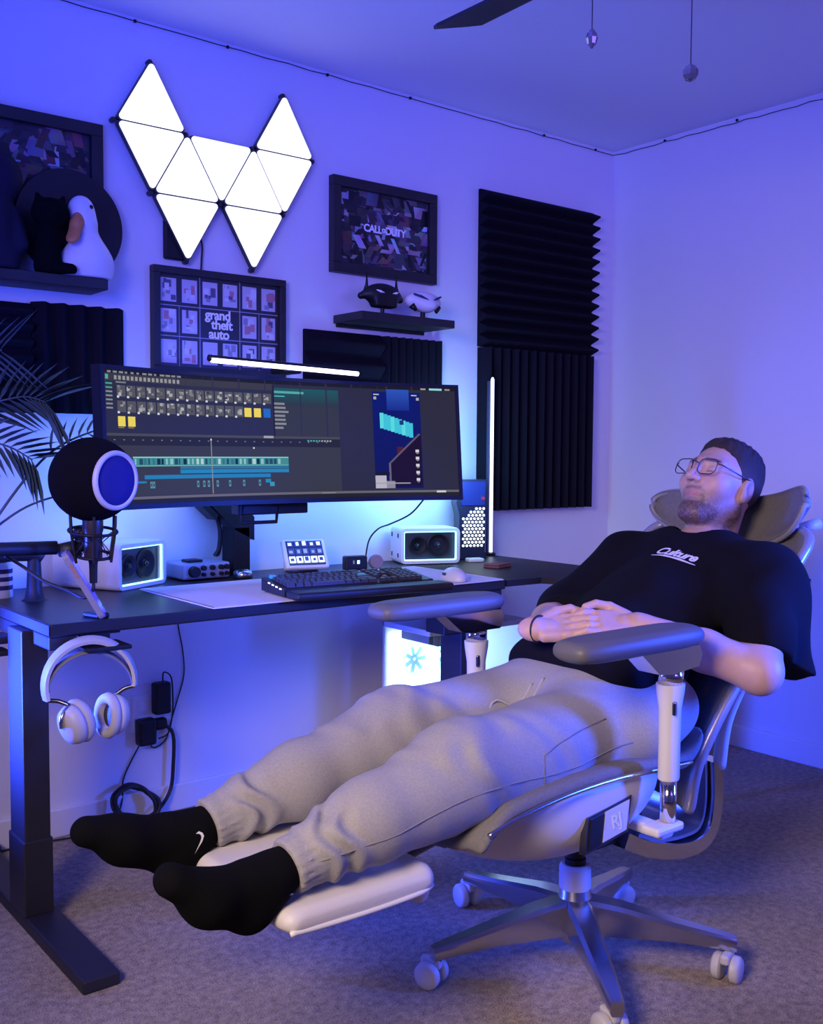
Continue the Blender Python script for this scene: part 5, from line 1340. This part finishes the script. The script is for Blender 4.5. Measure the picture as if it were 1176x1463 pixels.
# ---- t-shirt
nk0, nk1 = A3(*hw((0, -.030, -.055))), A3(2.165, 1.55, .885)
def shirt(P):
    x, y, z = P[:, 0], P[:, 1], P[:, 2]
    d = s_cone(P, (1.74, 1.55, .625), (2.11, 1.55, .838), .122, .112, ((0, 1, 0), 1.50))
    d = smin(d, s_ell(P, (1.78, 1.55, .655), (.155, .185, .112)), .06)
    d = smin(d, s_cone(P, (2.135, 1.395, .858), (2.125, 1.705, .862), .078, .078), .06)
    d = smin(d, s_cone(P, (2.16, 1.50, .885), (2.16, 1.60, .885), .066, .066), .05)
    # near sleeve: loose, hanging behind the arm
    sl = s_cone(P, S_n, S_n*.30 + E_n*.70, .078, .074)
    sl = smin(sl, s_cone(P, (2.14, 1.335, .845), (2.065, 1.250, .63), .074, .062), .05)
    u = E_n - S_n; u = u/np.linalg.norm(u)
    sl = smax(sl, ((P - (S_n*.22 + E_n*.78 + A3(.0, 0, -.004))) @ A3(-.42, -.12, -.90)), .006)
    d = smin(d, sl, .045)
    sl = s_cone(P, S_f, S_f*.12 + E_f*.88, .076, .066)
    sl = smin(sl, s_cone(P, E_f + A3(.02, 0, .01), E_f*.72 + W_f*.28, .062, .056), .05)
    uf = W_f - E_f; uf = uf/np.linalg.norm(uf)
    sl = smax(sl, (P - (E_f*.76 + W_f*.24)) @ uf, .012)
    d = smin(d, sl, .05)
    # hem over the lap
    hem = s_cone(P, (1.70, 1.46, .665), (1.70, 1.64, .668), .045, .045, ((.3, 0, 1), .6)); d = smin(d, hem, .05)
    # folds
    f = .0035*np.sin(38*(x*.8 + z*.9) + 9*np.sin(7*y)) * np.clip((2.02-x)/.3, 0, 1)
    f = f + .003*np.sin(30*(y*1.2 - x*.5) + 4*np.sin(9*z)) + .004*np.sin(55*(x*.4 + y*.9 + z*.2)) * np.clip((1.40-y)/.1, 0, 1)
    d = d + f
    # openings: neck and waist
    d = smax(d, -s_cone(P, nk1 - (nk0-nk1)*.0 + A3(0, 0, .035), nk0 + A3(-.01, 0, .02), .071, .085), .012)
    d = smax(d, (P - A3(1.675, 1.55, .615)) @ A3(-.86, 0, -.50), .012)
    return d
V, Fq = surface(shirt, (1.56, 1.10, .44), (2.34, 1.98, 1.00), .0055)
SH = mk('t_shirt', V, Fq, SHIRT, PR, True)
SH['label'] = 'black short sleeved t-shirt with small white chest lettering'
# collar ring
ring = []
cdir = (nk0-nk1)/np.linalg.norm(nk0-nk1)
e1 = np.cross(cdir, A3(0, 1, 0)); e1 /= np.linalg.norm(e1); e2 = np.cross(cdir, e1)
o = [nk1 + cdir*.075 + (e1*math.cos(a) + e2*math.sin(a))*.074 for a in np.linspace(0, 2*PI, 40, endpoint=False)]
o = trace(shirt, np.array(o), -cdir, .10)
mk('collar', *tubeg([tuple(p) for p in o], .0065, 8, closed=True), SHIRT, SH, True)
# chest lettering, draped on the cloth
tc_ = A3(1.93, 1.515, 1.05); tn = A3(.50, 0, -.866); txx = A3(0, -1, 0); tyy = np.cross(-tn, txx)
ad_ = lambda p: tc_ + txx*p[0] + tyy*p[1]
g = textg('Culture', .036, shear=.35, extrude=0, bold=.0011, spacing=.9)
Vt = np.array([ad_((v[0], v[1] + .10*v[0])) for v in g[0]], np.float32)
Vt = trace(shirt, Vt, tn, .4) - tn*.0012
LET = mat('white_shirt_print', (.75, .75, .78), .7)
mk('lettering', Vt, g[1], LET, SH)
under = [(-.055, -.016), (-.02, -.017), (.02, -.018), (.058, -.020)]
Vt = np.array([ad_((x, y + .10*x)) for x, y in under], np.float32); Vt = trace(shirt, Vt, tn, .4) - tn*.001
mk('lettering_swash', *tubeg([tuple(p) for p in Vt], [.0005, .0022, .0028, .0008], 6), LET, SH)

# ---- joggers
H1, K1, A1 = A3(1.71, 1.455, .560), A3(1.235, 1.412, .560), A3(.872, 1.412, .468)
H2, K2, A2 = A3(1.71, 1.645, .565), A3(1.300, 1.690, .560), A3(.872, 1.690, .458)
def leg(P, H_, K_, A_, s):
    d = s_cone(P, H_, K_, .102, .082)
    d = smin(d, s_cone(P, K_, K_*.45 + A_*.55, .080, .067), .05)
    d = smin(d, s_cone(P, K_*.45 + A_*.55, K_*.08 + A_*.92, .067, .053), .04)
    d = smin(d, s_cone(P, H_*.5 + K_*.5 + A3(0, 0, -.03), K_*.75 + A_*.25 + A3(0, 0, -.022), .078, .066), .05)
    return d
def cuff(P, K_, A_):
    u = (A_-K_)/np.linalg.norm(A_-K_)
    e1 = np.cross(u, A3(0, 1, 0)); e1 /= np.linalg.norm(e1); e2 = np.cross(u, e1)
    q = P - A_; t_ = q @ u; a = np.arctan2(q @ e1, q @ e2)
    d = s_cone(P, A_ - u*.045, A_ + u*.002, .0475, .0470) + .0020*np.sin(a*20)
    return smax(d, t_ - .004, .003), t_, a
def folds(P, K_, A_, H_, sg):
    u = (A_-K_)/np.linalg.norm(A_-K_); q = P - K_; t_ = q @ u; y = P[:, 1] - K_[1]; z = P[:, 2]
    w = np.zeros(len(P), np.float32)
    # gathers above the cuff
    near = np.exp(-((t_ - np.linalg.norm(A_-K_) + .07)/.04)**2)
    w += near*.0065*np.sin(t_*135 + y*38*sg + 2.5*np.sin(z*47 + y*31))
    # creases at the knee
    kn = np.exp(-((t_+.01)/.10)**2)
    n1 = np.sin(17*P[:, 0] + 23*z + 1.3) * np.sin(29*y + 11*P[:, 0] + .7)
    w += kn*.0052*(.4 + .6*n1)*np.sin(t_*70 - z*48 + y*28 + 2.2*np.sin(31*y + 13*z))
    # long soft drape along the thigh
    th = np.clip((P[:, 0]-K_[0])/.15, 0, 1)
    w += th*.0042*(.4 + .6*n1)*np.sin(24*(P[:, 0]*.6 + z*1.4) + 20*y*sg + 2*np.sin(11*P[:, 0] + 17*y))
    w += .0022*np.sin(43*P[:, 0] + 37*y + 20*z + 2*np.sin(19*z + 23*P[:, 0]))*(.5 + .5*n1)
    return w
def trousers(P):
    d1 = leg(P, H1, K1, A1, 1) + folds(P, K1, A1, H1, 1); d2 = leg(P, H2, K2, A2, -1) + folds(P, K2, A2, H2, -1)
    d = smin(d1, d2, .03)
    p = s_ell(P, (1.735, 1.55, .580), (.175, .214, .126)); d = smin(d, p, .06)
    d = smin(d, s_cone(P, (1.72, 1.37, .575), (1.80, 1.38, .60), .07, .075), .05)
    c1, _, _ = cuff(P, K1, A1); c2, _, _ = cuff(P, K2, A2)
    u1 = (A1-K1)/np.linalg.norm(A1-K1); u2 = (A2-K2)/np.linalg.norm(A2-K2)
    d = smax(d, np.minimum((P-A1) @ u1 + .040, np.where(P[:, 1] < 1.55, 9, (P-A2) @ u2 + .040)) if False else np.where(P[:, 1] < 1.55, (P-A1) @ u1, (P-A2) @ u2) + .034, .012)
    d = smin(d, c1, .008); d = smin(d, c2, .008)
    return smax(d, (P - A3(1.82, 1.55, .68)) @ A3(.80, 0, .60), .01)
V, Fq = surface(trousers, (.82, 1.24, .33), (1.98, 1.86, .80), .0055)
TR = mk('joggers', V, Fq, TROU, PR, True); TR['label'] = 'light grey jersey joggers with gathered cuffs'
for s, x0 in ((-1, 1.575), (1, 1.56)):
    pts = np.array([(x0+.02, 1.55+s*.010, .90), (x0-.02, 1.55+s*.016, .90), (x0-.07, 1.55+s*.030 + .01, .90), (x0-.13, 1.55+s*.022, .90)], np.float32)
    pts = trace(trousers, pts, A3(0, 0, -1), .4)
    mk('drawstring', *tubeg(smoothpath([tuple(p + A3(0, 0, .002)) for p in pts], 5), .0032, 7), mat('grey_cord', (.42, .41, .40), .9), TR, True)

SEAM = mat('jersey_seam', (.24, .235, .24), .95)
def seam(name, pts, r=.0016, dr=A3(.15, .97, -.15)):
    dr = dr/np.linalg.norm(dr)
    p = np.array(smoothpath(pts, 6), np.float32) - dr*.14
    p = trace(trousers, p, dr, .3)
    mk(name, *tubeg([tuple(v) for v in p], r, 6), SEAM, TR, True)
seam('side_seam', [tuple(H1*.9 + K1*.1 + A3(0, 0, -.02)), tuple(H1*.5 + K1*.5 + A3(0, 0, -.04)), tuple(K1 + A3(0, 0, -.03)), tuple(K1*.5 + A1*.5 + A3(0, 0, -.02)), tuple(K1*.1 + A1*.9)])
seam('pocket_seam', [(1.40, 1.41, .565), (1.48, 1.41, .588), (1.60, 1.42, .60)])
seam('pocket_seam', [(1.40, 1.41, .565), (1.398, 1.41, .53), (1.405, 1.41, .50)])
# ---- socks
def sock_fn(A_, K_, toe, heel, ball):
    u = (A_-K_)/np.linalg.norm(A_-K_)
    def f(P):
        d = s_cone(P, A_ - u*.03, A_ + u*.025, .036, .036)
        d = smin(d, s_ell(P, heel, (.035, .033, .035)), .025)
        d = smin(d, s_cone(P, A_ + u*.035, ball, .039, .035, ((0, 1, 0), 1.10)), .022)
        d = smin(d, s_cone(P, ball, toe, .034, .026, ((0, 1, 0), 1.30)), .03)
        d = smin(d, s_cone(P, heel, ball + A3(0, 0, -.012), .030, .026), .04)
        d = d + .0015*np.sin(60*P[:, 0] + 40*P[:, 2])
        return d
    return f
def swoosh(fn, o, ex, ey, dr, sc, nm='emblem'):
    pts = [(-1, .15), (-.82, -.22), (-.55, -.34), (-.1, -.22), (1, .38), (-.1, -.02), (-.45, -.10), (-.66, -.04), (-.78, .12), (-.80, .42)]
    Vv = np.array([o + ex*p[0]*sc + ey*p[1]*sc for p in pts], np.float32)
    Vv = trace(fn, Vv, dr, .3) - dr*.0012
    return Vv, [tuple(range(len(pts)))]
EMB = mat('white_emblem', (.8, .8, .8), .7)
for nm, A_, K_, toe, heel, ball in (('n', A1, K1, A3(.660, 1.405, .500), A3(.800, 1.412, .420), A3(.722, 1.408, .460)), ('f', A2, K2, A3(.640, 1.69, .496), A3(.805, 1.69, .415), A3(.705, 1.69, .470))):
    fn = sock_fn(A_, K_, toe, heel, ball)
    lo = np.minimum.reduce([toe, heel, A_]) - .07; hi = np.maximum.reduce([toe, heel, A_]) + .07
    V, Fq = surface(fn, tuple(lo), tuple(hi), .004)
    so = mk('sock', V, Fq, SOCK, PR, True)
    # white tick emblem on the ankle, facing the camera side
    dr = A3(.25, .95, -.12); dr /= np.linalg.norm(dr)
    c0 = A_ + A3(-.062, -.12, -.002) if nm == 'f' else A_ + A3(-.040, -.12, -.030)
    ey = A3(-.95, .25, .1); ey -= dr*(ey@dr); ey /= np.linalg.norm(ey); ex = np.cross(ey, dr)*-1
    if ex[2] > 0: ex = -ex
    Vv, Fv = swoosh(fn, c0, ex, ey, dr, .020 if nm == 'f' else .014)
    mk('emblem', Vv, Fv, EMB, so)
# bracelet on the far wrist
dW = (E_f - W_f)/np.linalg.norm(E_f - W_f) + A3(-.79, .60, 0)*1.4; dW /= np.linalg.norm(dW); b0 = W_f + A3(.79, -.60, 0)*.010; e1 = np.cross(dW, A3(0, 0, 1)); e1 /= np.linalg.norm(e1); e2 = np.cross(dW, e1)
mk('bracelet', *tubeg([tuple(b0 + e1*math.cos(a)*.0345 + e2*math.sin(a)*.0290) for a in np.linspace(0, 2*PI, 28, endpoint=False)], .0022, 6, closed=True), BLACK, PR, True)
